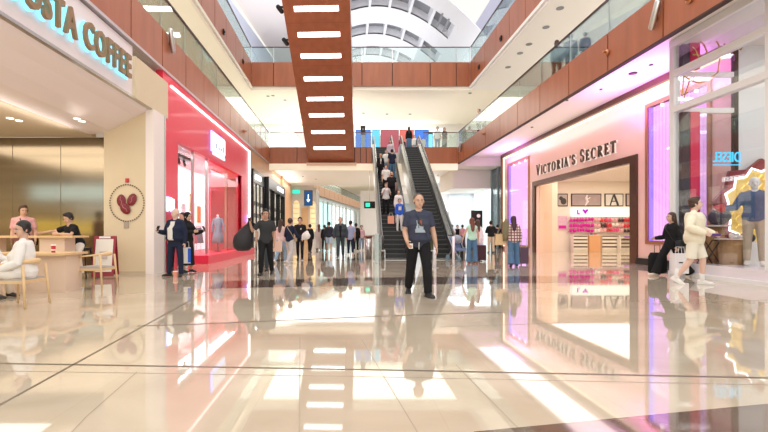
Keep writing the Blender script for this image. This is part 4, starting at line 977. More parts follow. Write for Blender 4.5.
def person(label,loc,face=0,H=1.72,sex='m',legs=None,arms=None,lean=0,side=0,head=(0,0),seat=None,top=None,bottom=None,shoes=None,hair=('short',HBLK),
           skin=SKIN,belly=0,lod=1,beard=None,moustache=None,sole=None,twist=0,group=None,name='person',extra=None,under=None,strap=None,bulk=1.):
    vb={2:.0065,1:.011,0:.016}[lod]; vc={2:.009,1:.013,0:.017}[lod]
    s=H/1.76
    root=thing(name,label,'person',loc,face,group); root.scale=(s,s,s)
    legs=legs or {}; arms=arms or {}
    LL=dict(L=((.05,-.05,-1),(.02,.03,-1)),R=((-.05,.02,-1),(-.02,.05,-1))); LL.update(legs)
    AA=dict(L=((.15,.05,-1),(.03,-.15,-1)),R=((-.15,.05,-1),(-.03,-.15,-1))); AA.update(arms)
    nv=lambda v: Vector(v).normalized()
    TH,SH=.425,.415
    leg={}
    for k,sx in (('L',1),('R',-1)):
        d1,d2=nv(LL[k][0]),nv(LL[k][1]); hip=V(sx*.088,0,-.04); kn=hip+d1*TH; an=kn+d2*SH; leg[k]=[hip,kn,an]
    pz = seat if seat is not None else .085-min(leg['L'][2].z,leg['R'][2].z)
    pel=V(0,0,pz)
    for k in leg: leg[k]=[p+pel for p in leg[k]]
    sd=nv((math.sin(R(side)),-math.sin(R(lean)),math.cos(R(lean))))
    Rt=Matrix.Rotation(R(twist),3,'Z')
    ax=(Rt@V(1,0,0)); ax=(ax-sd*ax.dot(sd)).normalized(); ay=sd.cross(ax).normalized()      # ay ~ backwards (+y)
    if ay.y<0 and abs(twist)<80: ay=-ay
    def sp(h): return pel+V(0,0,1)*min(h,0)+sd*max(h,0)
    tab=ringtab(sex,belly)
    def ring(h,off,n=20):
        rx,ry,ys=at(tab,h); c=sp(h)+ay*ys
        if h<0: X,Yv=V(1,0,0),V(0,1,0)
        else: X,Yv=ax,ay
        return [c+X*(math.cos(2*math.pi*k/n)*(rx+off))+Yv*(math.sin(2*math.pi*k/n)*(ry+off)) for k in range(n)]
    shw={'m':.174,'f':.153}[sex]
    arm={}
    for k,sx in (('L',1),('R',-1)):
        a=AA[k]; sh=sp(.435)+ax*sx*shw; el=sh+nv(a[0])*.285; wr=el+nv(a[1])*.255; arm[k]=[sh,el,wr]
    hc=sp(.51)+V(0,0,.142)+sd*.018-V(0,.018,0)
    Rh=Matrix.Rotation(R(head[0]),3,'Z')@Matrix.Rotation(R(head[1]),3,'X')
    HS=1.07
    def hp(x,y,z): return hc+Rh@V(x,y,z)*HS
    # ---- body: one continuous surface
    m=MB()
    m.loft([ring(h,0) for h in (-.10,-.05,.02,.10,.18,.28,.37,.43,.475,.51)])
    m.tube([sp(.47),sp(.53),hp(0,.012,-.06),hp(0,.01,0)],[.062,.056,.054,.05],14)
    m.ell(hp(0,.012,.035),(.084,.101,.091),seg=18,rg=12,M=Rh); m.ell(hp(0,-.028,-.035),(.068,.070,.082),seg=18,rg=12,M=Rh)
    m.ell(hp(0,-.056,-.092),(.028,.026,.022),M=Rh); m.ell(hp(0,-.072,.022),(.05,.016,.010),M=Rh)
    m.tube([hp(0,-.086,.016),hp(0,-.108,-.020),hp(0,-.098,-.030)],[.009,.014,.010],8)
    for sx in (-1,1): m.ell(hp(sx*.083,.012,-.008),(.011,.022,.034),M=Rh)
    for k,sx in (('L',1),('R',-1)):
        sh,el,wr=arm[k]
        m.cap_tube([sp(.42)+ax*sx*.10,sh],[.062,.056],12); m.cap_tube([sp(.515)+ax*sx*.025,sp(.455)+ax*sx*.135],[.040,.044],10)
        m.cap_tube([sh,sh.lerp(el,.5),el,el.lerp(wr,.3),el.lerp(wr,.75),wr],[q_*bulk for q_ in (.054 if sex=='m' else .045,.047 if sex=='m' else .040,.039,.041,.031,.026)],12)
        a=AA[k]; d=nv(a[2]) if len(a)>2 and a[2] else (wr-el).normalized()
        curl=a[3] if len(a)>3 else .5
        th=V(*a[4]) if len(a)>4 else (V(0,-1,0) if abs(d.y)<.75 else V(0,0,1))
        t_=(th-d*d.dot(th)).normalized(); n=d.cross(t_)*(1 if sx>0 else -1)
        def q(u,v,w): return wr+d*u+t_*v+n*w
        m.loft([[q(u,math.cos(2*math.pi*j/12)*a_,math.sin(2*math.pi*j/12)*b_) for j in range(12)] for u,a_,b_ in ((-.01,.026,.022),(.025,.034,.018),(.06,.041,.016),(.088,.041,.013),(.094,.036,.008))])
        for v,L_ in ((.031,.070),(.0105,.079),(-.0105,.073),(-.031,.057)):
            p=q(.085,v,0); a1=R(14+38*curl); a2=R(20+85*curl)
            p1=p+(d*math.cos(a1*.5)+n*math.sin(a1*.5))*L_*.42; p2=p1+(d*math.cos(a1)+n*math.sin(a1))*L_*.3; p3=p2+(d*math.cos(a2)+n*math.sin(a2))*L_*.28
            m.cap_tube([p,p1,p2,p3],[.0098,.009,.0082,.0072],8)
        p=q(.022,.028,.004); d3=(d*.62+t_*.62+n*.35).normalized(); d4=(d*.85+t_*.3+n*.45*(1+curl)).normalized()
        m.cap_tube([p,p+d3*.034,p+d3*.034+d4*.028],[.0135,.0115,.0095],8)
        arm[k].append(q(.09,0,.02))
        lg=leg[k]; hip,kn,an=lg
        m.cap_tube([hip+V(0,0,.02),hip.lerp(kn,.35),kn,kn.lerp(an,.3),kn.lerp(an,.8),an],[.088,.078,.056,.056,.038,.036],12)
        ff=LL[k][2] if len(LL[k])>2 else (0,0)      # yaw, pitch of foot
        fd=V(math.sin(R(ff[0])),-math.cos(R(ff[0]))*math.cos(R(ff[1])),-math.sin(R(ff[1])))
        lg.append(fd)
        m.cap_tube([an,an+V(0,0,-.035)+fd*.03,an+fd*.10-V(0,0,.058)],[.034,.026,.016],10)
    b=m.build('body',skin,root,smooth=True,fix=False); QUEUE.append((b,vb,2))
    # ---- face
    if lod>=1:
        for sx in (-1,1):
            e=MB().ell((0,0,0),(.012,.006,.0055),0,10,6,Rh).ell(Rh@V(0,-.0045,0),(.0065,.004,.0058),1,8,6,Rh).build('eye',[mat('eye_white',(.85,.82,.8),.3),HBLK],root,smooth=True); e.location=hp(sx*.031,-.0835,0)
            MB().tube([hp(sx*.014,-.092,.021),hp(sx*.032,-.090,.024),hp(sx*.050,-.078,.018)],[.005,.006,.004],6).build('eyebrow',hair[1] if hair[1] not in (HGRY,) else HGRY,root)
        MB().ell(hp(0,-.0905,-.058),(.022,.006,.006),0,10,6,Rh).build('mouth',mat('lip',(.42,.17,.14),.5),root,smooth=True)
    if moustache: MB().ell(hp(0,-.096,-.043),(.030,.010,.009),0,10,6,Rh).build('moustache',moustache,root,smooth=True)
    if beard: MB().ell(hp(0,-.034,-.068),(.061,.066,.055),0,14,8,Rh).build('beard',beard,root,smooth=True)
    # ---- hair
    st,hm=hair
    if st!='none':
        m=MB()
        if st=='buzz': m.ell(hp(0,.019,.044),(.087,.099,.087),0,18,12,Rh).ell(hp(0,.035,.0),(.080,.079,.072),0,14,8,Rh)
        elif st=='bald': m.ell(hp(0,.042,.0),(.087,.076,.056),0,14,8,Rh)
        elif st=='hood':
            m.ell(hp(0,.028,.036),(.102,.112,.110),0,18,12,Rh); m.tube([hp(0,.03,0),hp(0,.02,-.12),sp(.50),sp(.44)],[(.092,.088),(.085,.085),(.11,.10),(.17,.12)],16)
        else:
            m.ell(hp(0,.024,.054),(.092,.104,.088),0,18,12,Rh); m.ell(hp(0,.048,.0),(.086,.073,.082),0,14,8,Rh)
            for sx in (-1,1): m.ell(hp(sx*.082,.004,.012),(.014,.034,.052),0,10,6,Rh)
            if st=='quiff': m.ell(hp(0,-.028,.110),(.066,.054,.034),0,14,8,Rh)
            if st=='long': m.tube([hp(0,.055,.05),hp(0,.075,-.06),sp(.46)+ay*.10,sp(.34)+ay*.125,sp(.27)+ay*.12],[(.085,.06),(.088,.055),(.085,.045),(.065,.035),(.03,.02)],14); m.ell(hp(-.07,.01,-.03),(.022,.05,.09),0,10,6,Rh).ell(hp(.07,.01,-.03),(.022,.05,.09),0,10,6,Rh)
            if st=='bob': m.tube([hp(0,.04,.05),hp(0,.06,-.05),hp(0,.065,-.13)],[(.088,.07),(.092,.065),(.08,.05)],14)
            if st=='bun': m.ell(hp(0,.118,.05),(.045,.045,.045),0,12,8,Rh)
        h=m.build('headscarf' if st=='hood' else 'hair',hm,root,smooth=True,fix=False); QUEUE.append((h,vc*.8,3))
    # ---- trousers / skirt
    if bottom:
        kind,bm=bottom[0],bottom[1]; m=MB()
        if kind in ('trousers','wide','shorts','slim'):
            o={'trousers':.014,'wide':.02,'shorts':.022,'slim':.008}[kind]
            m.loft([ring(h,o) for h in (-.12,-.08,-.02,.05,.115)])
            for k in ('L','R'):
                hip,kn,an=leg[k][:3]; dn=(an-kn).normalized()
                if kind=='shorts':
                    e=hip.lerp(kn,.92); m.cap_tube([hip+V(0,0,.03),hip.lerp(kn,.4)],[.104,.102],12); m.tube([hip.lerp(kn,.3),e],[.103,.096],14)
                else:
                    rs={'trousers':[.104,.094,.076,.071,.062,.058],'wide':[.106,.10,.092,.095,.108,.118],'slim':[.098,.086,.066,.063,.048,.045]}[kind]; rs=[q_+(bulk-1)*.05 for q_ in rs]
                    e=kn+dn*(SH+.012)
                    m.cap_tube([hip+V(0,0,.03),hip.lerp(kn,.4)],rs[:2],12); m.tube([hip.lerp(kn,.3),kn,kn.lerp(e,.35),kn.lerp(e,.8),e],rs[1:],14)
                    m.ell(kn,(rs[2],rs[2],rs[2]))
        else:                                        # skirt / robe to a given hem height
            hem=bottom[2]; w=bottom[3]; a=(leg['L'][2]+leg['R'][2])/2; a.z=hem
            top_h=.12
            rr=[ring(top_h,.012),ring(-.02,.02)]
            c0=pel.copy()
            for t in (.35,.7,1):
                c=V(c0.x*(1-t)+a.x*t,c0.y*(1-t)+a.y*t,(pz-.05)*(1-t)+hem*t); rx=.19*(1-t)+w*t; ry=.14*(1-t)+w*.85*t
                rr.append([c+V(math.cos(2*math.pi*j/20)*rx,math.sin(2*math.pi*j/20)*ry,0) for j in range(20)])
            m.loft(rr)
        nm={'trousers':'trousers','slim':'trousers','wide':'trousers','shorts':'shorts','skirt':'skirt','robe':'robe'}[kind]
        c=m.build(nm,bm,root,smooth=True,fix=False); QUEUE.append((c,vc,3))
    # ---- top
    if top:
        tm=top['m']; o=top.get('loose',.016); dn=top.get('down',.10); sl=top.get('sleeve','short'); m=MB()
        hs=[-dn]+[h for h in (-.05,.02,.10,.18,.28,.37,.43,.475,.497) if h>-dn+.01]
        rr=[ring(h,o+(.008 if h<.05 else 0)) for h in hs]; m.loft(rr)
        for k,sx in (('L',1),('R',-1)):
            sh,el,wr,_=arm[k]
            fr=.058 if sex=='m' else .049
            m.cap_tube([sp(.42)+ax*sx*.09,sh],[.070+o*.3,fr+.008+o*.3],12); m.cap_tube([sp(.50)+ax*sx*.045,sp(.452)+ax*sx*.14],[.038+o*.3,.050+o*.3],10)
            if sl=='short': m.cap_tube([sh,sh.lerp(el,.3)],[fr+.010,fr+.010],12); m.tube([sh.lerp(el,.2),sh.lerp(el,.72)],[fr+.011,fr+.013],14)
            elif sl=='long': m.cap_tube([sh,sh.lerp(el,.5),el,el.lerp(wr,.4),el.lerp(wr,.93)],[fr+.012,fr+.006+o*.4,.054+o*.5,.052+o*.5,.040+o*.4],14)
        nm=top.get('name','shirt'); c=m.build(nm,tm,root,smooth=True,fix=False); QUEUE.append((c,vc,3)); 
        if top.get('collar'): 
            MB().tube([sp(.485),sp(.515)+V(0,-.004,0)],[(.082,.072),(.068,.066)],16).build('collar',top['collar'],root,smooth=True)
    def chest(poly,mm,name='print',off=.014,par=None):
        """flat shape wrapped on the front of the torso; poly in (x, height)"""
        o=(top or {}).get('loose',.016)+off
        def w(x,h,e=0):
            rx,ry,ys=at(tab,h); rx+=o; ry+=o+e
            return sp(h)+ay*ys+ax*x-ay*(ry*math.sqrt(max(.02,1-(x/rx)**2)))
        m=MB(); xs_=[p[0] for p in poly]; hs_=[p[1] for p in poly]
        # grid fill inside the polygon
        def inside(x,y):
            c=False; n=len(poly)
            for i in range(n):
                x1,y1=poly[i]; x2,y2=poly[(i+1)%n]
                if (y1>y)!=(y2>y) and x<(x2-x1)*(y-y1)/(y2-y1)+x1: c=not c
            return c
        st_=.012 if lod>=2 else .02
        nx=int((max(xs_)-min(xs_))/st_)+1; ny=int((max(hs_)-min(hs_))/st_)+1
        for i in range(nx):
            for j in range(ny):
                x=min(xs_)+i*st_; h=min(hs_)+j*st_
                if inside(x+st_/2,h+st_/2): m.hexa([w(x,h,-.004),w(x+st_,h,-.004),w(x+st_,h+st_,-.004),w(x,h+st_,-.004)],[w(x,h),w(x+st_,h),w(x+st_,h+st_),w(x,h+st_)])
        if m.v: return m.build(name,mm,root,smooth=True)
    # ---- shoes
    if shoes:
        for k in ('L','R'):
            hip,kn,an,fd=leg[k]; sidev=fd.cross(V(0,0,1)).normalized(); upv=sidev.cross(fd).normalized()
            base=an-upv*.078 if True else an
            if leg[k][2].z<.2: base.z=max(base.z,.005 if abs(fd.z)<.1 else base.z)
            def fr(u,wd,h,z0=.0): 
                return [base+fd*u+sidev*(math.cos(a)*wd)+upv*(z0+max(0,(math.sin(a)*.5+.5))*(h-z0)) for a in [2*math.pi*j/12 for j in range(12)]]
            m=MB().loft([fr(u,w_,h) for u,w_,h in ((-.075,.022,.055),(-.065,.034,.085),(-.02,.040,.100),(.05,.043,.082),(.11,.050,.062),(.16,.046,.052),(.185,.030,.040),(.193,.012,.028))])
            c=m.build('shoe',shoes,root,smooth=True)
            if sole:
                MB().loft([[base+fd*u+sidev*(sg*w_)+upv*z for sg,z in ((-1,-.004),(1,-.004),(1,.024),(-1,.024))] for u,w_ in ((-.08,.028),(-.06,.040),(.05,.046),(.12,.054),(.17,.046),(.198,.016))]).build('sole',sole,c)
    if extra: extra(dict(root=root,hp=hp,sp=sp,ring=ring,arm=arm,leg=leg,ax=ax,ay=ay,chest=chest,s=s,pel=pel,at=lambda h:at(tab,h),tab=tab,Rh=Rh))
    bpy_info=dict(root=root,arm=arm,leg=leg,sp=sp,s=s,ax=ax,ay=ay,pel=pel,tab=tab)
    return bpy_info
def world(info,p):
    r=info['root']; M=Matrix.Translation(r.location)@Matrix.Rotation(r.rotation_euler.z,4,'Z')@Matrix.Scale(info['s'],4); return M@p
def side_pt(info,h,ang,off):                      # point on the torso surface, angle 0 = person's left, 90 = back
    rx,ry,ys=at(info['tab'],h); a=R(ang); return info['sp'](h)+info['ay']*ys+info['ax']*(math.cos(a)*(rx+off))+info['ay']*(math.sin(a)*(ry+off))
def crossbody(info,label,m,shoulder=1,size=(.13,.05,.10),bag_h=-.02,ang=None,smat=None,cat='bag'):
    """bag hanging on a strap: from one shoulder to the opposite hip; shoulder=+1 person's left"""
    A=0 if shoulder<0 else 180                    # bag side
    if ang is not None: A=ang
    p=world(info,side_pt(info,bag_h,A,.05+size[1]))
    t=thing('crossbody_bag',label,cat,tuple(p))
    rz=info['root'].rotation_euler.z+R(A)+math.pi/2
    o=MB().loft([[V(math.cos(a)*size[0]*k,math.sin(a)*size[1]*k,z) for a in [2*math.pi*j/14 for j in range(14)]] for k,z in ((.6,-size[2]),(.95,-size[2]*.8),(1,0),(.95,size[2]*.8),(.7,size[2]))]).build('bag_body',m,t,smooth=True); o.rotation_euler=(0,0,rz)
    s0=-90 if True else 0
    sh=28 if shoulder>0 else 152
    for front in (1,-1):
        seq=[]
        for k in range(9):
            u=k/8; h=.485*(1-u)+bag_h*u
            a0= (sh if shoulder>0 else sh); 
            a=(60 if shoulder>0 else 120)*(1-u)+A*u if False else None
            st=(70 if shoulder>0 else 110); en=(180 if shoulder>0 else 0) if ang is None else A
            aa=(st*(1-u)+en*u); aa = -aa if front==1 else aa
            seq.append(world(info,side_pt(info,h,aa,.032))-p)
        MB().tube(seq,[(.013,.006)]*9,6).build('strap',smat or m,t,smooth=True)
    return t
def finish_people():
    objs=[]
    for o,v,sm in QUEUE:
        r=o.modifiers.new('remesh','REMESH'); r.mode='VOXEL'; r.voxel_size=v; r.use_smooth_shade=True
        q=o.modifiers.new('smooth','SMOOTH'); q.iterations=sm; q.factor=.5
    dg=bpy.context.evaluated_depsgraph_get(); dg.update()
    new=[]
    for o,v,sm in QUEUE: new.append(bpy.data.meshes.new_from_object(o.evaluated_get(dg)))
    for (o,v,sm),me in zip(QUEUE,new):
        o.modifiers.clear(); ms=[s_.material for s_ in o.material_slots]; o.data=me
        if not me.materials:
            for m_ in ms: me.materials.append(m_)
        me.polygons.foreach_set('use_smooth',[True]*len(me.polygons))
# ------------------------------------------------------------------ who stands where
def put(px,py): g=G(px,py); return (g.x,g.y,0)
BLKT=cl('black',(.018,.018,.020)); CHAR=cl('charcoal',(.045,.047,.050)); NAVY=cl('navy',(.022,.028,.055)); WHT=cl('white',(.82,.80,.77),.04); JEAN=cl('blue_denim',(.10,.20,.33),.2); LJEAN=cl('light_denim',(.30,.42,.55),.2)
SLATE=cl('slate_navy',(.055,.062,.095)); BEI=cl('beige',(.60,.50,.38)); GREYT=cl('light_grey',(.55,.55,.55)); CRM=cl('cream',(.86,.80,.63),.05); SHB=mat('shoe_black',(.02,.02,.022),.5); SHW=mat('shoe_white',(.85,.83,.8),.5); SOLW=mat('sole_white',(.8,.78,.74),.5); SOLB=mat('sole_dark',(.05,.05,.05),.6)
LGB=cl('light_blue',(.50,.66,.82)); LAV=cl('lavender_blue',(.36,.40,.60)); GRN=cl('mint_green',(.50,.78,.62)); PKP=cl('dusty_pink',(.62,.34,.34)); ROY=cl('royal_blue',(.04,.13,.60)); DTEAL=cl('dark_teal_grey',(.06,.075,.085))
walkF=dict(L=((.03,-.42,-1),(.02,.02,-1),(6,0)),R=((-.03,.16,-1),(-.02,.62,-1),(-4,32)))      # left leg forward, right behind
walkG=dict(R=((-.03,-.42,-1),(-.02,.02,-1),(-6,0)),L=((.03,.16,-1),(.02,.62,-1),(4,32)))
def tee_print(i):
    c=i['chest']; PG=mat('print_pale_blue',(.42,.50,.58),.7); PR=mat('print_rust_red',(.40,.10,.07),.7)
    c([(-.085,.14),(.085,.14),(.075,.19),(.05,.19),(.045,.26),(.03,.23),(.02,.29),(.0,.24),(-.02,.27),(-.03,.21),(-.045,.29),(-.055,.34),(-.065,.28),(-.07,.20),(-.085,.19)],PG,'shirt_print')
    c([(-.03,.28),(-.045,.34),(-.02,.37),(.02,.375),(.045,.34),(.04,.27),(.015,.24),(-.01,.25)],mat('print_dark',(.06,.05,.05),.5),'shirt_print',.017)
    c([(-.005,.31),(-.005,.345),(.02,.345),(.025,.29),(.01,.27)],PR,'shirt_print',.020)
def white_front(w0=.035,w1=.075,h0=-.02,h1=.47):
    return lambda i: i['chest']([(-w0,h0),(w0,h0),(w1,h1),(-w1,h1)],WHT,'shirt_front')
# 1 main walking man
main=person('stocky man in slate navy printed t-shirt and black joggers walking towards us',put(418.5,295.5),0,1.875,legs=dict(L=((.07,-.42,-1),(.03,-.06,-1),(16,0)),R=((-.07,.22,-1),(-.03,.62,-1),(-8,30))),
  arms=dict(R=((-.20,.02,-1),(.04,-.70,-.62),(.12,-.7,-.6),.75),L=((.27,.04,-1),(.18,-.15,-1),None,.4)),head=(4,3),top=dict(m=SLATE,sleeve='short',loose=.020,down=.11),bottom=('trousers',BLKT),shoes=SHB,sole=SOLB,hair=('buzz',HBUZ),skin=SKIN,belly=.65,lod=2,bulk=1.16,
  extra=lambda i:(tee_print(i), MB().tube([i['pel']+V(-.015,-.155,.0),i['pel']+V(-.02,-.165,-.14)],.006,6).build('drawstring',WHT,i['root'])))
t=thing('card','small white card held in the hand of the man in the slate t-shirt','card',tuple(world(main,main['arm']['R'][3]+V(.02,-.015,-.01))))
B(-.035,.035,-.002,.002,-.045,.045).build('card_sheet',WHT,t)
t0=crossbody(main,'olive canvas crossbody bag at the hip of the man in the slate t-shirt',cl('olive',(.17,.19,.11)),shoulder=-1,size=(.09,.04,.13),bag_h=-.04,ang=35,smat=SLATE)
# 2 bag man
bm_=person('man in charcoal t-shirt and black trousers carrying a big black sack over his shoulder',put(266,275),0,1.78,legs=walkG,arms=dict(R=((-.62,-.25,-.75),(-.15,-.35,.95),None,1.0,(1,0,0)),L=((.16,.05,-1),(.05,-.3,-1),None,.6)),head=(6,2),top=dict(m=CHAR,loose=.018),bottom=('trousers',BLKT),shoes=SHB,hair=('quiff',HBLK),lod=1,skin=SKIN2)
hpw=world(bm_,bm_['arm']['R'][3])
t=thing('sack','large black drawstring sack slung beside the man in the charcoal t-shirt','sack',tuple(P(243,251,12.1)))
o0=Vector(t.location); hh=hpw-o0
prof=[(.02,.0,.0),(.16,.0,.01),(.25,.0,.10),(.28,.0,.24),(.26,.02,.40),(.19,.10,.58),(.11,.22,.74)]
rr=[]
for r_,dx_,z in prof: rr.append([V(dx_+math.cos(a)*r_,math.sin(a)*r_*.8,z) for a in [2*math.pi*j/18 for j in range(18)]])
rr.append([hh+V(math.cos(a)*.035,math.sin(a)*.03,-.02) for a in [2*math.pi*j/18 for j in range(18)]]); rr.append([hh+V(math.cos(a)*.045,math.sin(a)*.04,.05) for a in [2*math.pi*j/18 for j in range(18)]])
MB().loft(rr).build('sack_body',mat('black_sack_fabric',(.022,.02,.024),.6,bump=.3,nscale=5),t,smooth=True)
# 3..12 the walkers on the coffee side
person('person in a white shirt half hidden behind the man with the black sack',put(264,270.5),0,1.78,legs=walkF,top=dict(m=WHT,sleeve='short',loose=.02),bottom=('trousers',DTEAL),shoes=SHB,lod=0)
nv_=person('woman in navy top and light grey trousers walking away with a crossbody strap',put(290,263.5),150,1.68,'f',legs=walkF,arms=dict(L=((.30,-.1,-1),(.35,-.55,-.8)),R=((-.4,-.25,-1),(-.2,-.6,-.5))),top=dict(m=NAVY,sleeve='long',loose=.022),bottom=('trousers',GREYT),shoes=SHW,hair=('bun',HBRN),lod=1,head=(25,0))
crossbody(nv_,'tan strapped small bag worn by the woman in the navy top',cl('tan_strap',(.45,.36,.24)),shoulder=1,size=(.10,.04,.07),ang=200)
person('woman in blue jeans and pale top beside the woman in navy',put(281,263),160,1.64,'f',legs=walkG,top=dict(m=cl('pale_rose',(.75,.55,.52)),sleeve='long',loose=.02),bottom=('trousers',LJEAN),shoes=SHW,hair=('long',HBRN),lod=0)
t=thing('paper_bag','pale peach paper shopping bag hanging between the sack carrier and the woman in navy','shopping bag',tuple(P(276.5,251.5,14.2)))
B(-.17,.17,-.06,.06,0,.32).build('bag_body',mat('peach_paper',(.86,.60,.48),.6),t)
for s_ in (-.06,.06): MB().tube([(-.08,s_,.32),(-.07,s_,.45),(.07,s_,.45),(.08,s_,.32)],.006,6).build('handle',WHT,t)
bt=person('young man in black t-shirt walking towards us holding a crumpled white bag',put(300,260),0,1.78,legs=walkF,arms=dict(R=((-.2,0,-1),(-.05,-.2,-1)),L=((.2,.0,-1),(.1,-.65,-.45))),top=dict(m=BLKT,sleeve='short',loose=.022),bottom=('slim',BLKT),shoes=SHB,sole=SOLW,lod=1,hair=('quiff',HBLK),extra=lambda i:i['chest']([(.03,.30),(.07,.30),(.07,.36),(.03,.36)],WHT,'shirt_print'))
t=thing('plastic_bag','crumpled white plastic bag held by the young man in the black t-shirt','bag',tuple(P(306,239.5,17.6))); MB().ell((0,0,.14),(.17,.11,.15)).ell((.04,0,.27),(.07,.05,.08)).ell((-.08,.02,.06),(.10,.09,.09)).build('bag_body',WHT,t,smooth=True)
person('distant small figure in black walking away between the young man and the woman in beige',put(310,252.3),170,1.62,'f',legs=walkF,top=dict(m=BLKT,sleeve='long',loose=.03,down=.2),bottom=('trousers',BLKT),shoes=SHB,lod=0)
person('distant woman in pale beige tunic and loose trousers, seen from behind',put(319,250.3),180,1.66,'f',legs=walkG,top=dict(m=cl('pale_taupe',(.62,.55,.52)),sleeve='long',loose=.03,down=.3),bottom=('wide',cl('pale_taupe',(.62,.55,.52))),shoes=SHB,hair=('long',HRED),lod=0)
person('distant person in black beside the woman in pale beige',put(324.5,250.8),180,1.62,'f',legs=walkG,top=dict(m=BLKT,sleeve='long',loose=.02),bottom=('trousers',BLKT),shoes=SHB,lod=0)
person('man in dark jacket and light blue shorts walking away',put(329,252),180,1.76,legs=walkF,arms=dict(L=((.35,.0,-1),(-.1,-.3,-1)),R=((-.35,0,-1),(.1,-.3,-1))),top=dict(m=cl('dark_navy_grey',(.04,.045,.06)),sleeve='long',loose=.03),bottom=('shorts',LGB),shoes=SHW,lod=0)
person('man in open dark grey jacket and dark trousers walking towards us mid-hall',put(340.5,257.8),0,1.84,legs=walkG,arms=dict(L=((.35,.0,-1),(-.02,-.15,-1)),R=((-.35,0,-1),(.02,-.15,-1))),top=dict(m=DTEAL,sleeve='long',loose=.035,name='jacket'),bottom=('trousers',DTEAL),shoes=SHB,lod=1,hair=('buzz',HBLK),belly=.3,extra=lambda i:i['chest']([(-.03,-.05),(.03,-.05),(.05,.44),(-.05,.44)],BLKT,'shirt_front'))
person('man in lavender blue shirt and navy trousers walking away near the steel bin',put(350.5,255.3),180,1.74,legs=walkF,top=dict(m=LAV,sleeve='short',loose=.03,down=.16),bottom=('trousers',NAVY),shoes=SHW,lod=0)
person('person in dark clothes beside the man in the lavender shirt',put(356,251.5),180,1.70,legs=walkG,top=dict(m=BLKT,sleeve='long',loose=.02),bottom=('trousers',BLKT),shoes=SHW,lod=0,skin=SKIN2)
person('distant walker in a pale pink top near the steel bin',put(361.5,250.5),0,1.6,'f',legs=walkG,top=dict(m=cl('pale_pink',(.8,.55,.6)),sleeve='long',loose=.02),bottom=('trousers',LJEAN),shoes=SHW,lod=0)
# ---------------- suited man, woman in black, two behind
sm=person('bald older man in navy suit and open white shirt looking at his phone',put(175.5,276.5),-10,1.76,legs=dict(L=((.14,-.02,-1),(.02,.03,-1),(20,0)),R=((-.16,-.04,-1),(-.06,.03,-1),(-30,0))),arms=dict(R=((-.35,-.10,-1),(-.12,-.9,.12),(-.1,-.9,.3),.7,(0,0,1)),L=((.30,.06,-1),(.05,-.12,-1),None,.6)),head=(-22,8),top=dict(m=NAVY,sleeve='long',loose=.032,down=.20,name='suit_jacket'),bottom=('trousers',NAVY),shoes=SHB,hair=('bald',HGRY),skin=SKINP,belly=.9,lod=1,extra=white_front(.075,.06,-.02,.47))
def phone(info,side,label,up=.03):
    p=world(info,info['arm'][side][3]); t=thing('phone',label,'phone',tuple(p)); t.rotation_euler=(R(-35),0,info['root'].rotation_euler.z); B(-.036,.036,-.005,.005,-.04+up,.11+up).build('phone_body',BLACKM,t); B(-.032,.032,.005,.007,-.035+up,.105+up).build('display',mat('screen_pale',(.6,.65,.7),.2),t)
phone(sm,'R','phone held by the bald man in the navy suit')
wb=person('woman in black robe and headscarf looking at a phone behind the suited man',put(187.5,272.5),62,1.70,'f',legs=dict(L=((.03,-.12,-1),(.02,.03,-1))),arms=dict(L=((.15,-.5,-.8),(.1,-1,.25),None,.7,(0,0,1)),R=((-.1,-.5,-.8),(.15,-1,.15),None,.7,(0,0,1))),top=dict(m=BLKT,sleeve='long',loose=.03,name='robe_top'),bottom=('robe',BLKT,.22,.22),shoes=SHB,hair=('hood',BLKT),head=(0,10),lod=1)
phone(wb,'L','phone held up by the woman in the black robe')
t=thing('shopping_bag','white and royal blue shopping bag at the side of the woman in black','shopping bag',tuple(P(187,270,12.0))); t.rotation_euler=(0,0,R(25))
B(-.09,.09,-.05,.05,.18,.60).build('bag_body',[WHT],t); B(.015,.092,-.053,-.05,.2,.58).build('blue_panel',ROY,t); MB().tube([(-.05,0,.6),(-.04,0,.75),(.04,0,.75),(.05,0,.6)],.006,6).build('handle',WHT,t)
t=thing('carrier_cup','small reddish carton on the floor between the shoes of the suited man','carton',tuple(G(175.5,277))); MB().tube([(0,0,0),(0,0,.14)],[.055,.07],12).build('carton_body',mat('salmon_carton',(.75,.30,.22),.5),t); MB().tube([(0,0,.14),(0,0,.155)],[.072,.06],12).build('carton_lid',WHT,t)
person('person in a blue cap mostly hidden behind the suited man',put(176,270.5),30,1.83,top=dict(m=cl('muted_brown',(.3,.2,.17)),sleeve='short',loose=.02),bottom=('trousers',BLKT),shoes=SHB,hair=('short',ROY),lod=0,head=(30,0))
hp2=person('person with dark hair and pale blue top behind the suited man',put(182.5,268.3),-20,1.76,top=dict(m=LGB,sleeve='short',loose=.02),bottom=('trousers',JEAN),shoes=SHW,hair=('short',HBLK),lod=0)
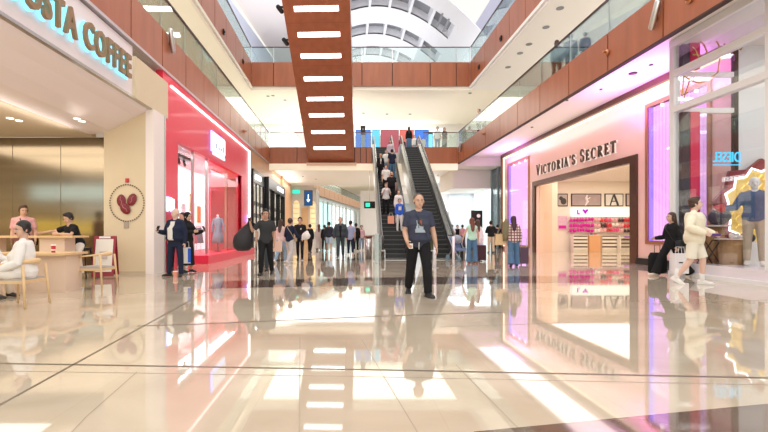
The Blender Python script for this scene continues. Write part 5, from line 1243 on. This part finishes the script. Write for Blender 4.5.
# ---------------- coffee shop people
person('seated man with black moustache in white shirt and white trousers, legs crossed',(-4.98,7.0,0),-66,1.76,seat=.52,legs=dict(L=((.16,-1,.16),(-.30,-.42,-.85),(0,10)),R=((-.08,-1,-.02),(-.02,-.10,-1),(0,0))),arms=dict(R=((-.22,-.25,-.9),(.35,-.85,-.15),None,.4,(0,0,1)),L=((.28,-.12,-.95),(-.25,-.75,-.30),None,.4,(0,0,1))),lean=3,head=(32,10),top=dict(m=WHT,sleeve='long',loose=.028,down=.10),bottom=('trousers',cl('off_white',(.80,.75,.68),.05)),shoes=SHB,hair=('short',HBLK),skin=SKIN,belly=.7,moustache=HBLK,lod=2)
person('man in black t-shirt sitting at the tall table leaning on his forearms over a phone',(-6.62,11.12,0),-28,1.78,seat=.84,legs=dict(L=((.75,-.62,-.32),(.10,.10,-1)),R=((-.2,-.8,-.5),(-.08,.15,-1))),arms=dict(R=((-.75,-.55,-.30),(-.15,-1,-.12),None,.6,(0,0,1)),L=((.45,-.6,-.55),(-.75,-.75,.10),None,.6,(0,0,1))),lean=24,head=(-8,26),top=dict(m=BLKT,sleeve='short',loose=.028,down=.12),bottom=('trousers',cl('off_white',(.80,.75,.68),.05)),shoes=SHW,sole=SOLW,hair=('quiff',HBLK),skin=SKIN,lod=1)
pk=person('man in dusty pink polo shirt with a dark strap standing behind the tables',(-7.85,10.95,0),28,1.80,arms=dict(L=((.25,-.1,-1),(.05,-.5,-.8))),head=(25,14),top=dict(m=PKP,sleeve='short',loose=.03,down=.12),bottom=('trousers',BEI),shoes=SHB,hair=('quiff',HBRN),skin=SKIN,belly=.5,lod=1)
crossbody(pk,'dark crossbody bag of the man in the dusty pink polo shirt',BLKT,shoulder=-1,size=(.12,.05,.1),bag_h=-.06,ang=20)
person('person in cream shirt seated at the low table opposite the man with the moustache',(-6.42,7.95,0),78,1.70,seat=.52,legs=dict(L=((.1,-1,.0),(0,-.1,-1)),R=((-.1,-1,.0),(0,-.1,-1))),arms=dict(L=((.3,-.3,-.9),(-.2,-.9,-.1)),R=((-.3,-.3,-.9),(.2,-.9,-.1))),top=dict(m=WHT,sleeve='long',loose=.03),bottom=('trousers',BEI),shoes=SHB,lod=0,belly=.3)
t=thing('cafe_armchair','ash armchair under the cream shirted person at the low table','chair',(-6.45,7.95,0),78)
for c_ in list(kids([o for o in bpy.data.objects if o.name=='cafe_armchair'][0])): c2=c_.copy(); COL.objects.link(c2); c2.parent=t
# ---------------- right side walkers
gr_=person('woman with auburn hair in mint green sleeveless top and blue jeans seen from behind',put(472,263.5),180,1.66,'f',legs=dict(L=((.05,-.05,-1),(.02,.02,-1)),R=((-.05,.08,-1),(0,.06,-1))),arms=dict(L=((.45,-.1,-.9),(.1,-.55,-.75)),R=((-.35,-.1,-.9),(-.05,-.3,-.9))),top=dict(m=GRN,sleeve='none',loose=.02,down=.06),bottom=('wide',JEAN),shoes=mat('sandal_red_brown',(.35,.10,.07),.5),hair=('long',HRED),skin=SKIN,lod=1)
wc=person('woman in white cardigan and pale trousers beside the one in mint green',put(477.5,261.5),185,1.62,'f',top=dict(m=WHT,sleeve='long',loose=.03,down=.2,name='cardigan'),bottom=('trousers',cl('lilac_white',(.75,.70,.78))),shoes=SHW,hair=('long',HBRN),lod=0)
t=thing('suitcase','tall dark cabin suitcase standing beside the woman in the white cardigan','suitcase',tuple(G(481.5,261.5)))
MB().hexa([(-.15,-.11,.06),(.15,-.11,.06),(.15,.11,.06),(-.15,.11,.06)],[(-.15,-.11,.64),(.15,-.11,.64),(.15,.11,.64),(-.15,.11,.64)]).build('case_shell',mat('dark_maroon_case',(.06,.015,.025),.35),t)
for s_ in (-.1,.1): MB().tube([(s_,.08,.64),(s_,.08,.98)],.01,6).build('pull_rod',STEEL,t)
MB().tube([(-.12,.08,.99),(.12,.08,.99)],.014,8).build('handle',BLACKM,t)
for sx in (-.12,.12):
    for sy in (-.08,.08): MB().ell((sx,sy,.03),(.02,.03,.03)).build('wheel',BLACKM,t)
# stroller
t=thing('stroller','blue-grey baby stroller with clear wheels in front of the escalator side','stroller',tuple(G(458.5,261)),20)
FR=mat('stroller_frame',(.35,.36,.38),.3,.7)
for sx in (-.24,.24):
    MB().tube([(sx,-.42,.12),(sx,.05,.55),(sx,.42,1.02)],.014,8).build('frame_tube',FR,t); MB().tube([(sx,.40,.12),(sx,.05,.55)],.014,8).build('frame_tube',FR,t)
    for sy,r_ in ((-.42,.09),(.40,.12)): MB().tube([(sx-.02,sy,r_),(sx+.02,sy,r_)],[r_,r_],16).build('wheel',mat('blue_grey_wheel',(.18,.28,.36),.4),t)
MB().tube([(-.24,.42,1.02),(.24,.42,1.02)],.018,8).build('handlebar',BLACKM,t)
MB().hexa([(-.2,-.25,.42),(.2,-.25,.42),(.2,.15,.38),(-.2,.15,.38)],[(-.2,-.25,.52),(.2,-.25,.52),(.2,.12,.5),(-.2,.12,.5)]).build('seat',cl('stroller_blue',(.20,.28,.45)),t)
MB().hexa([(-.2,.08,.45),(.2,.08,.45),(.2,.30,.95),(-.2,.30,.95)],[(-.2,.14,.42),(.2,.14,.42),(.2,.36,.93),(-.2,.36,.93)]).build('backrest',cl('stroller_blue',(.20,.28,.45)),t)
MB().ell((0,.12,.86),(.22,.24,.18)).build('canopy',cl('stroller_grey',(.35,.38,.46)),t,smooth=True)
bb=person('man in black t-shirt and beige trousers standing with folded arms seen from behind',put(491,253),178,1.76,arms=dict(L=((.3,-.15,-1),(-.6,-.7,.1)),R=((-.3,-.15,-1),(.6,-.7,.1))),top=dict(m=BLKT,sleeve='long',loose=.025,down=.08),bottom=('trousers',BEI),shoes=SHB,hair=('short',HBLK),lod=1)
for px,py,c,lb in ((452,248.5,WHT,'white'),(457.5,248,BLKT,'black'),(462.5,248.5,PKP,'dusty pink'),(497.5,249,NAVY,'navy')):
    person('distant person in a %s top %s'%(lb,'by the foot of the teal glass bay' if px>490 else 'in the crowd behind the woman in mint green'),put(px,py),180 if px!=457.5 else 0,1.68,'f' if px==462.5 else 'm',legs=walkF,top=dict(m=c,sleeve='short',loose=.02),bottom=('trousers',BLKT if c is not BLKT else JEAN),shoes=SHB,lod=0,hair=('short',HBLK))
PL=bpy.data.materials.new('plaid_shirt_cloth'); PL.use_nodes=True
nt=PL.node_tree; b_=nt.nodes['Principled BSDF']; tc=nt.nodes.new('ShaderNodeTexCoord'); 
w1=nt.nodes.new('ShaderNodeTexWave'); w1.bands_direction='X'; w1.inputs['Scale'].default_value=3.2; w2=nt.nodes.new('ShaderNodeTexWave'); w2.bands_direction='Z'; w2.inputs['Scale'].default_value=3.2
mm_=nt.nodes.new('ShaderNodeMath'); mm_.operation='MINIMUM'; cr=nt.nodes.new('ShaderNodeValToRGB'); cr.color_ramp.elements[0].position=.12; cr.color_ramp.elements[0].color=(.22,.07,.08,1); cr.color_ramp.elements[1].position=.42; cr.color_ramp.elements[1].color=(.80,.70,.64,1)
for w_ in (w1,w2): nt.links.new(tc.outputs['Object'],w_.inputs[0])
nt.links.new(w1.outputs['Fac'],mm_.inputs[0]); nt.links.new(w2.outputs['Fac'],mm_.inputs[1]); nt.links.new(mm_.outputs[0],cr.inputs[0]); nt.links.new(cr.outputs[0],b_.inputs['Base Color']); b_.inputs['Roughness'].default_value=.9
pl=person('woman in plaid shirt and wide blue jeans walking away by the lingerie store window',put(513.5,266.5),172,1.68,'f',legs=dict(L=((.04,.12,-1),(.02,.30,-1),(0,25)),R=((-.05,-.12,-1),(-.02,.04,-1),(0,0))),arms=dict(L=((.35,.05,-1),(.05,-.3,-1)),R=((-.25,.1,-1),(-.02,-.2,-1))),top=dict(m=PL,sleeve='long',loose=.032,down=.12),bottom=('wide',JEAN),shoes=SHB,hair=('long',mat('hair_plum',(.055,.015,.03),.5)),lod=1)
t=thing('tote_bag','beige tote bag hanging on the shoulder of the woman in the plaid shirt','bag',tuple(P(500.5,245,14.7)))
MB().hexa([(-.17,-.06,0),(.15,-.06,0),(.15,.06,0),(-.17,.06,0)],[(-.15,-.04,.36),(.17,-.04,.36),(.17,.04,.36),(-.15,.04,.36)]).build('bag_body',cl('tote_beige',(.72,.52,.30)),t)
for s_ in (-.04,.04): MB().tube([(-.1,s_,.36),(.05,s_,.82),(.13,s_,.36)],.012,6).build('handle',cl('olive_strap',(.25,.22,.13)),t)
t=thing('scarf','olive jacket draped over the arm of the woman in the plaid shirt','jacket',tuple(P(505.5,241,14.6)))
MB().loft([[V(math.cos(a)*w_+x_,math.sin(a)*.09,z) for a in [2*math.pi*j/12 for j in range(12)]] for z,w_,x_ in ((.0,.06,-.02),(.3,.10,0),(.6,.10,.02),(.72,.05,.05))]).build('jacket_cloth',cl('olive_jacket',(.22,.20,.12)),t,smooth=True)
t=thing('suitcase','dark upright bag held beside the woman in the plaid shirt','suitcase',tuple(G(524,265)))
B(-.14,.12,-.1,.1,.05,.62).build('case_shell',mat('plum_case',(.10,.06,.10),.5),t); MB().tube([(-.08,0,.62),(-.08,0,.95),(.08,0,.95),(.08,0,.62)],.01,6).build('handle',STEEL,t)
for sx in (-.1,.1): MB().ell((sx,0,.03),(.02,.04,.03)).build('wheel',BLACKM,t)
# striding pair by the display window
bw_=person('woman in black suit striding with wide trousers and a black handbag past the violet window',put(671.5,276.6),-88,1.73,'f',legs=dict(R=((-.03,-.62,-1),(-.02,-.32,-1),(0,-8)),L=((.03,.42,-1),(.02,.72,-1),(0,35))),arms=dict(R=((-.15,-.15,-1),(0,-.8,-.1),None,.5,(0,0,1)),L=((.15,.25,-1),(.05,-.25,-1))),top=dict(m=BLKT,sleeve='long',loose=.026,down=.16,name='blazer'),bottom=('wide',BLKT),shoes=mat('beige_shoe',(.80,.70,.58),.5),hair=('long',HBRN),lod=1)
crossbody(bw_,'black leather handbag at the hip of the striding woman in black',BLACKM,shoulder=-1,size=(.15,.05,.10),bag_h=-.03,ang=10)
cm=person('man in cream quarter-zip sweatshirt and cream shorts walking, hands at his waist',put(694.5,284.5),42,1.92,legs=dict(L=((.05,-.28,-1),(.03,.04,-1),(6,0)),R=((-.04,.12,-1),(-.02,.62,-1),(-2,30))),arms=dict(R=((-.55,.10,-.85),(.30,-.75,-.35),None,.8,(0,0,1)),L=((.35,-.1,-.95),(-.15,-.85,-.35),None,.8,(0,0,1))),head=(22,-4),top=dict(m=CRM,sleeve='long',loose=.060,down=.13,name='sweatshirt'),bottom=('shorts',cl('cream_shorts',(.84,.80,.68),.05)),shoes=SHW,sole=SOLW,hair=('quiff',HBRN),skin=SKINP,lod=2,
  extra=lambda i:(MB().tube([i['sp'](.475),i['sp'](.525)+V(0,-.006,0)],[(.098,.088),(.080,.078)],18).build('collar',cl('dark_collar',(.07,.07,.06)),i['root'],smooth=True), i['chest']([(-.008,.37),(.008,.37),(.012,.48),(-.012,.48)],cl('dark_collar',(.07,.07,.06)),'zip_placket'),
   [MB().cap_tube([i['leg'][k][2]+V(0,0,.13),i['leg'][k][2]+V(0,0,.0)],[.048,.047],12).build('sock',WHT,i['root'],smooth=True) for k in ('L','R')],
   [MB().tube([i['arm'][k][1].lerp(i['arm'][k][2],.88),i['arm'][k][1].lerp(i['arm'][k][2],1.0)],[.052,.045],12).build('cuff',cl('dark_collar',(.07,.07,.06)),i['root'],smooth=True) for k in ('L','R')]))
t=thing('phone','dark phone with purple case in the hands of the man in the cream sweatshirt','phone',tuple(world(cm,cm['arm']['L'][3].lerp(cm['arm']['R'][3],.5)+V(0,-.03,.0)))); B(-.10,.10,-.02,.02,-.03,.03).build('phone_body',mat('purple_case',(.10,.03,.22),.4),t)
t=thing('paper_bag','white shopping bag carried between the striding woman and the man in cream','shopping bag',tuple(P(680,273.5,11.2)))
B(-.17,.17,-.07,.07,0,.50).build('bag_body',mat('white_paper',(.86,.83,.84),.5),t); B(-.08,.02,-.074,-.07,.26,.29).build('bag_print',BLACKM,t)
for s_ in (-.05,.05): MB().tube([(-.08,s_,.5),(-.06,s_,.66),(.06,s_,.66),(.08,s_,.5)],.006,6).build('handle',WHT,t)
t=thing('suitcase','black soft suitcase pulled along behind the violet window walkers','suitcase',tuple(P(657.5,272,12.0)))
t.location.z=0
MB().loft([[V(math.cos(a)*w_,math.sin(a)*.12,z) for a in [2*math.pi*j/16 for j in range(16)]] for z,w_ in ((.05,.20),(.1,.25),(.5,.24),(.60,.18))]).build('case_shell',BLKT,t,smooth=True); MB().tube([(-.05,.05,.58),(-.05,.05,.8),(.1,.05,.8),(.1,.05,.58)],.01,6).build('handle',BLACKM,t)
# the mannequin in the corner window
mq=person('white-headed mannequin in denim blue jacket and beige trousers behind the corner glass',(9.85,10.85,.36),-40,2.12,top=dict(m=cl('denim_jacket',(.09,.14,.26),.2),sleeve='long',loose=.03,down=.1,name='jacket'),arms=dict(R=((-.45,-.25,-.9),(-.8,-.5,-.05),None,.2,(0,0,1)),L=((.25,.05,-1),(.05,-.2,-1))),bottom=('trousers',cl('khaki',(.55,.45,.34))),shoes=SHW,sole=SOLW,hair=('none',None),skin=mat('mannequin_white',(.86,.88,.88),.3),lod=1,name='mannequin')
mq['root']['category']='mannequin'
t=thing('glove','deep red glove shape at the end of the mannequin arm','glove',tuple(world(mq,mq['arm']['R'][2]))); MB().ell((0,0,0),(.13,.08,.10)).ell((-.1,0,.02),(.09,.05,.05)).build('glove_body',mat('glove_red',(.55,.02,.03),.5),t,smooth=True)
# ---------------- escalator riders (stand on real steps)
def step_pos(Y,xb,rot=-2.0,yb=19.6,off=0):
    s_=.577; k=round((Y-yb-.3-.17)/(.2/s_)); ly=.3+k*.2/s_+.17; a=R(rot)
    return (xb+off*math.cos(a)-ly*math.sin(a), yb+off*math.sin(a)+ly*math.cos(a), .2*(k+1))
def rider(label,px,yh,h,face,off=None,**kw):
    Y=(1.15+.3+19.6*.577-h-.10)/(.577-(CY-yh)/F0)
    x,y,z=step_pos(Y,2.17)
    xw=(px-CX)*y/F0; cxl=x; xw=max(cxl-.36,min(cxl+.36,xw))
    return person(label,(xw,y,z),face,h,**kw)
r1=rider('teenager in royal blue sweatshirt with white print and white trousers riding down the escalator',399.5,200.5,1.56,5,sex='f',top=dict(m=ROY,sleeve='long',loose=.03),bottom=('trousers',WHT),shoes=SHW,hair=('short',HBRN),lod=1,extra=lambda i:i['chest']([(-.07,.16),(.07,.16),(.08,.36),(-.08,.36)],WHT,'shirt_print'))
t=thing('paper_bag','orange-peach shopping bag beside the teenager in the blue sweatshirt','shopping bag',(r1['root'].location.x-.42,r1['root'].location.y-.02,r1['root'].location.z+.35)); B(-.15,.15,-.06,.06,0,.38).build('bag_body',mat('orange_peach_paper',(.85,.38,.24),.6),t); MB().tube([(-.08,0,.38),(-.06,0,.52),(.06,0,.52),(.08,0,.38)],.006,6).build('handle',WHT,t)
rider('woman in white blouse on the step behind the teenager in blue',398.5,193.5,1.66,10,sex='f',top=dict(m=WHT,sleeve='long',loose=.02),bottom=('trousers',WHT),shoes=SHW,hair=('long',HBRN),lod=0)
rider('woman in white striped t-shirt and black trousers, hands at chest, riding the escalator',386,184,1.68,8,sex='f',top=dict(m=cl('white_grey_stripe',(.68,.68,.68),.2),sleeve='short',loose=.035),arms=dict(L=((.3,-.2,-1),(-.4,-.5,.8)),R=((-.3,-.2,-1),(.4,-.5,.8))),bottom=('trousers',BLKT),shoes=SHB,hair=('short',HBRN),lod=1)
rider('bearded bald man in black on the escalator above the woman in stripes',391.5,173,1.80,0,top=dict(m=BLKT,sleeve='short',loose=.03),bottom=('trousers',BLKT),shoes=SHB,hair=('bald',HBLK),beard=HBLK,lod=1,belly=.5)
rider('person in white t-shirt partly hidden behind the bearded man on the escalator',386,168.5,1.72,0,top=dict(m=WHT,sleeve='short',loose=.02),bottom=('trousers',BLKT),shoes=SHB,hair=('short',HBLK),lod=0)
rider('woman in black jacket standing at the outer rail of the escalator',379.5,156.5,1.68,5,sex='f',top=dict(m=BLKT,sleeve='long',loose=.03),bottom=('trousers',BLKT),shoes=SHB,hair=('long',HBLK),lod=0,extra=lambda i:i['chest']([(-.02,.1),(.02,.1),(.04,.44),(-.04,.44)],WHT,'shirt_front'))
rider('man in navy t-shirt and jeans seen from behind on the escalator',392.5,150.5,1.78,180,top=dict(m=NAVY,sleeve='short',loose=.03),bottom=('trousers',JEAN),shoes=SHB,hair=('short',HBLK),lod=0,belly=.3)
rider('person in white top beside the man in navy high on the escalator',386,151,1.60,0,top=dict(m=WHT,sleeve='short',loose=.02),bottom=('trousers',LJEAN),shoes=SHB,hair=('short',HBLK),lod=0)
rider('woman in pale lilac shirt near the top of the escalator',390.5,141.5,1.68,0,sex='f',top=dict(m=cl('pale_lilac',(.62,.52,.62)),sleeve='long',loose=.03),bottom=('trousers',BLKT),shoes=SHB,hair=('long',HBRN),lod=0)
# ---------------- people on the landing and galleries
def up(label,px,pyh,h,Y,face=0,zf=7.0,**kw):
    return person(label,((px-CX)*Y/F0,Y,zf),face,h,lod=kw.pop('lod',0),**kw)
up('long-haired woman in black cardigan and blue dress atop the empty escalator',409,121,1.72,32.6,180,zf=7.04,sex='f',top=dict(m=BLKT,sleeve='long',loose=.03),bottom=('skirt',JEAN,.25,.22),shoes=SHB,hair=('long',HBLK))
up('small child in black beside the woman at the escalator top',403.5,135,1.05,33.6,0,top=dict(m=BLKT,sleeve='long',loose=.03),bottom=('trousers',BLKT),shoes=SHB)
up('person in white on the far side of the woman at the escalator top',414.5,130,1.45,34,0,sex='f',top=dict(m=WHT,sleeve='long',loose=.03),bottom=('trousers',LJEAN),shoes=SHW)
up('small person in white sitting low behind the landing glass',423.5,137,1.0,32.5,0,top=dict(m=WHT,sleeve='long',loose=.04),bottom=('trousers',WHT),shoes=SHW)
up('man in white shirt standing behind the landing glass beside the blue kiosk',437.5,123,1.78,32.6,-20,top=dict(m=WHT,sleeve='short',loose=.03),bottom=('trousers',cl('blue_grey',(.25,.30,.38))),shoes=SHB)
up('woman in dark clothes beside the man in white on the landing',444.5,125.5,1.66,32.4,10,sex='f',top=dict(m=cl('dark_green_grey',(.07,.08,.07)),sleeve='short',loose=.03),bottom=('skirt',cl('grey_plaid',(.25,.25,.24),.5),.3,.2),shoes=SHB,hair=('long',HBRN))
lw=up('woman with brown hair leaning on the rail of the gallery above the lingerie sign',556.5,45,1.66,17.5,150,sex='f',lod=1,lean=14,top=dict(m=cl('grey_blue',(.14,.17,.22)),sleeve='long',loose=.03),bottom=('trousers',BLKT),shoes=SHB,hair=('long',HBRN))
up('person in grey blue beside the woman leaning on the gallery rail above the lingerie sign',570,43,1.62,16.9,150,lean=10,top=dict(m=cl('grey_blue',(.14,.17,.22)),sleeve='long',loose=.03),bottom=('trousers',BLKT),shoes=SHB)
up('blurred child at the gallery glass nearest the glass corner store',585,43,1.2,15.9,150,top=dict(m=NAVY,sleeve='long',loose=.03),bottom=('trousers',BLKT),shoes=SHB)
for px,c,nm in ((479,GREYT,'light grey'),(484.5,PKP,'dusty pink')): up('distant person in %s behind the gallery glass above the passage'%nm,px,113,1.66,27.5,-60,top=dict(m=c,sleeve='long',loose=.03),bottom=('trousers',BLKT),shoes=SHB)
finish_people()
# ================================================================== LIGHT
w=bpy.data.worlds.new('World'); bpy.context.scene.world=w; w.use_nodes=True
w.node_tree.nodes['Background'].inputs[0].default_value=(1,.97,.93,1); w.node_tree.nodes['Background'].inputs[1].default_value=1.0
def area(name,loc,sx,sy,e,col=(1,.96,.9),rot=(0,0,0)):
    l=bpy.data.lights.new(name,'AREA'); l.shape='RECTANGLE'; l.size=sx; l.size_y=sy; l.energy=e; l.color=col
    o=bpy.data.objects.new(name,l); COL.objects.link(o); o.location=loc; o.rotation_euler=tuple(R(a) for a in rot); return o
area('skylight_over_atrium',(1.2,14,19.5),12,26,1700,(1,.97,.92))
area('vault_fill_from_below',(2.6,49,16.0),8,26,450,(.98,.98,1),(180,0,0))  # lamp added below the vault, facing up to brighten it
area('gallery_light_coffee_side',(-8.5,17.5,10.93),3.6,26,190,(1,.88,.66))
area('gallery_light_lingerie_side',(10.9,17.5,10.93),4.2,26,170,(1,.90,.74))
area('landing_light',(1,36,10.9),14,7,700,(1,.95,.86))
area('far_hall_light',(-1,38,5.45),11,10,650,(1,.96,.92))
area('next_atrium_light',(0,75,11.1),22,50,3600,(1,.99,.97))
area('far_right_light',(9.5,35.5,4.3),2.5,4,90,(.93,.96,1))
area('far_right_light_deep',(7,50,4.85),4,14,260,(.93,.96,1))
area('lingerie_side_soffit_light',(9.3,22,6.3),1.5,14,160,(1,.85,.82))
area('store_light',(14.5,21.5,4.15),6,9,340,(1,.90,.76))
area('coffee_light',(-9.5,8.5,3.75),4,6,230,(1,.90,.78))
area('red_shop_light',(-6.1,19,3.95),.9,8,150,(1,.95,.95))
area('corner_store_light',(11.5,8.5,6.1),3,4,130,(1,.96,.94))
area('hall_fill_behind',(1,-6,8),14,8,800,(1,.95,.88),(62,0,0))
sc=bpy.context.scene
cam=bpy.data.cameras.new('camera'); co=bpy.data.objects.new('camera',cam); COL.objects.link(co)
co.location=(0,0,H0); co.rotation_euler=(R(90),0,0); cam.sensor_width=36; cam.sensor_fit='HORIZONTAL'; cam.lens=F0/768*36
cam.shift_x=(384-CX)/768; cam.shift_y=(CY-216)/768; cam.clip_end=400; sc.camera=co
sc.view_settings.view_transform='Standard'; sc.view_settings.look='None'; sc.view_settings.gamma=1; sc.view_settings.exposure=0.05; sc.view_settings.use_curve_mapping=False
try: sc.cycles.max_bounces=8; sc.cycles.transparent_max_bounces=16; sc.cycles.sample_clamp_indirect=6; sc.cycles.use_denoising=True
except Exception: pass
area('top_floor_fill_coffee_side',(-5.5,36,14.2),5,24,700,(.92,.94,1),(180,0,0))  # fill lamps added on both sides to brighten the top floor walls
area('top_floor_fill_lingerie_side',(11.5,36,14.2),4,24,600,(.95,.94,1),(180,0,0))

area('violet_window_wash_near',(9.5,14.6,5.0),.5,3.2,120,(.85,.25,1),(180,20,0))
area('violet_window_wash_far',(10.0,27.8,5.3),.5,3.0,60,(.85,.30,1),(180,20,0))

area('upper_fill_coffee_side',(-10.1,17,9.0),.4,26,50,(1,.92,.76),(180,0,0))  # upward fill lamps added to lift the upper soffits, no fittings modelled
area('upper_fill_lingerie_side',(12.9,17,9.0),.4,26,50,(1,.95,.88),(180,0,0))
area('upper_fill_landing',(1,40.5,10.0),14,.4,90,(1,.95,.86),(180,0,0))

area('soffit_fill',(9.4,22,5.2),.3,15,32,(1,.90,.86),(180,0,0))  # added fill that brightens the soffit over the pink store front

area('coffee_soffit_fill',(-7.0,7,3.55),.2,9,20,(1,.92,.86),(180,-35,0))  # fill lamp added to brighten the curved coffee shop soffit

area('landing_ceiling_fill',(-4.75,37.2,4.9),.3,9,70,(1,.95,.88),(180,0,0))  # added upward fill that whitens the ceiling under the far landing
area('passage_ceiling_fill',(8.3,41,2.8),.2,6,90,(.96,.97,1),(180,0,0))  # another added fill, aimed at the far passage ceiling
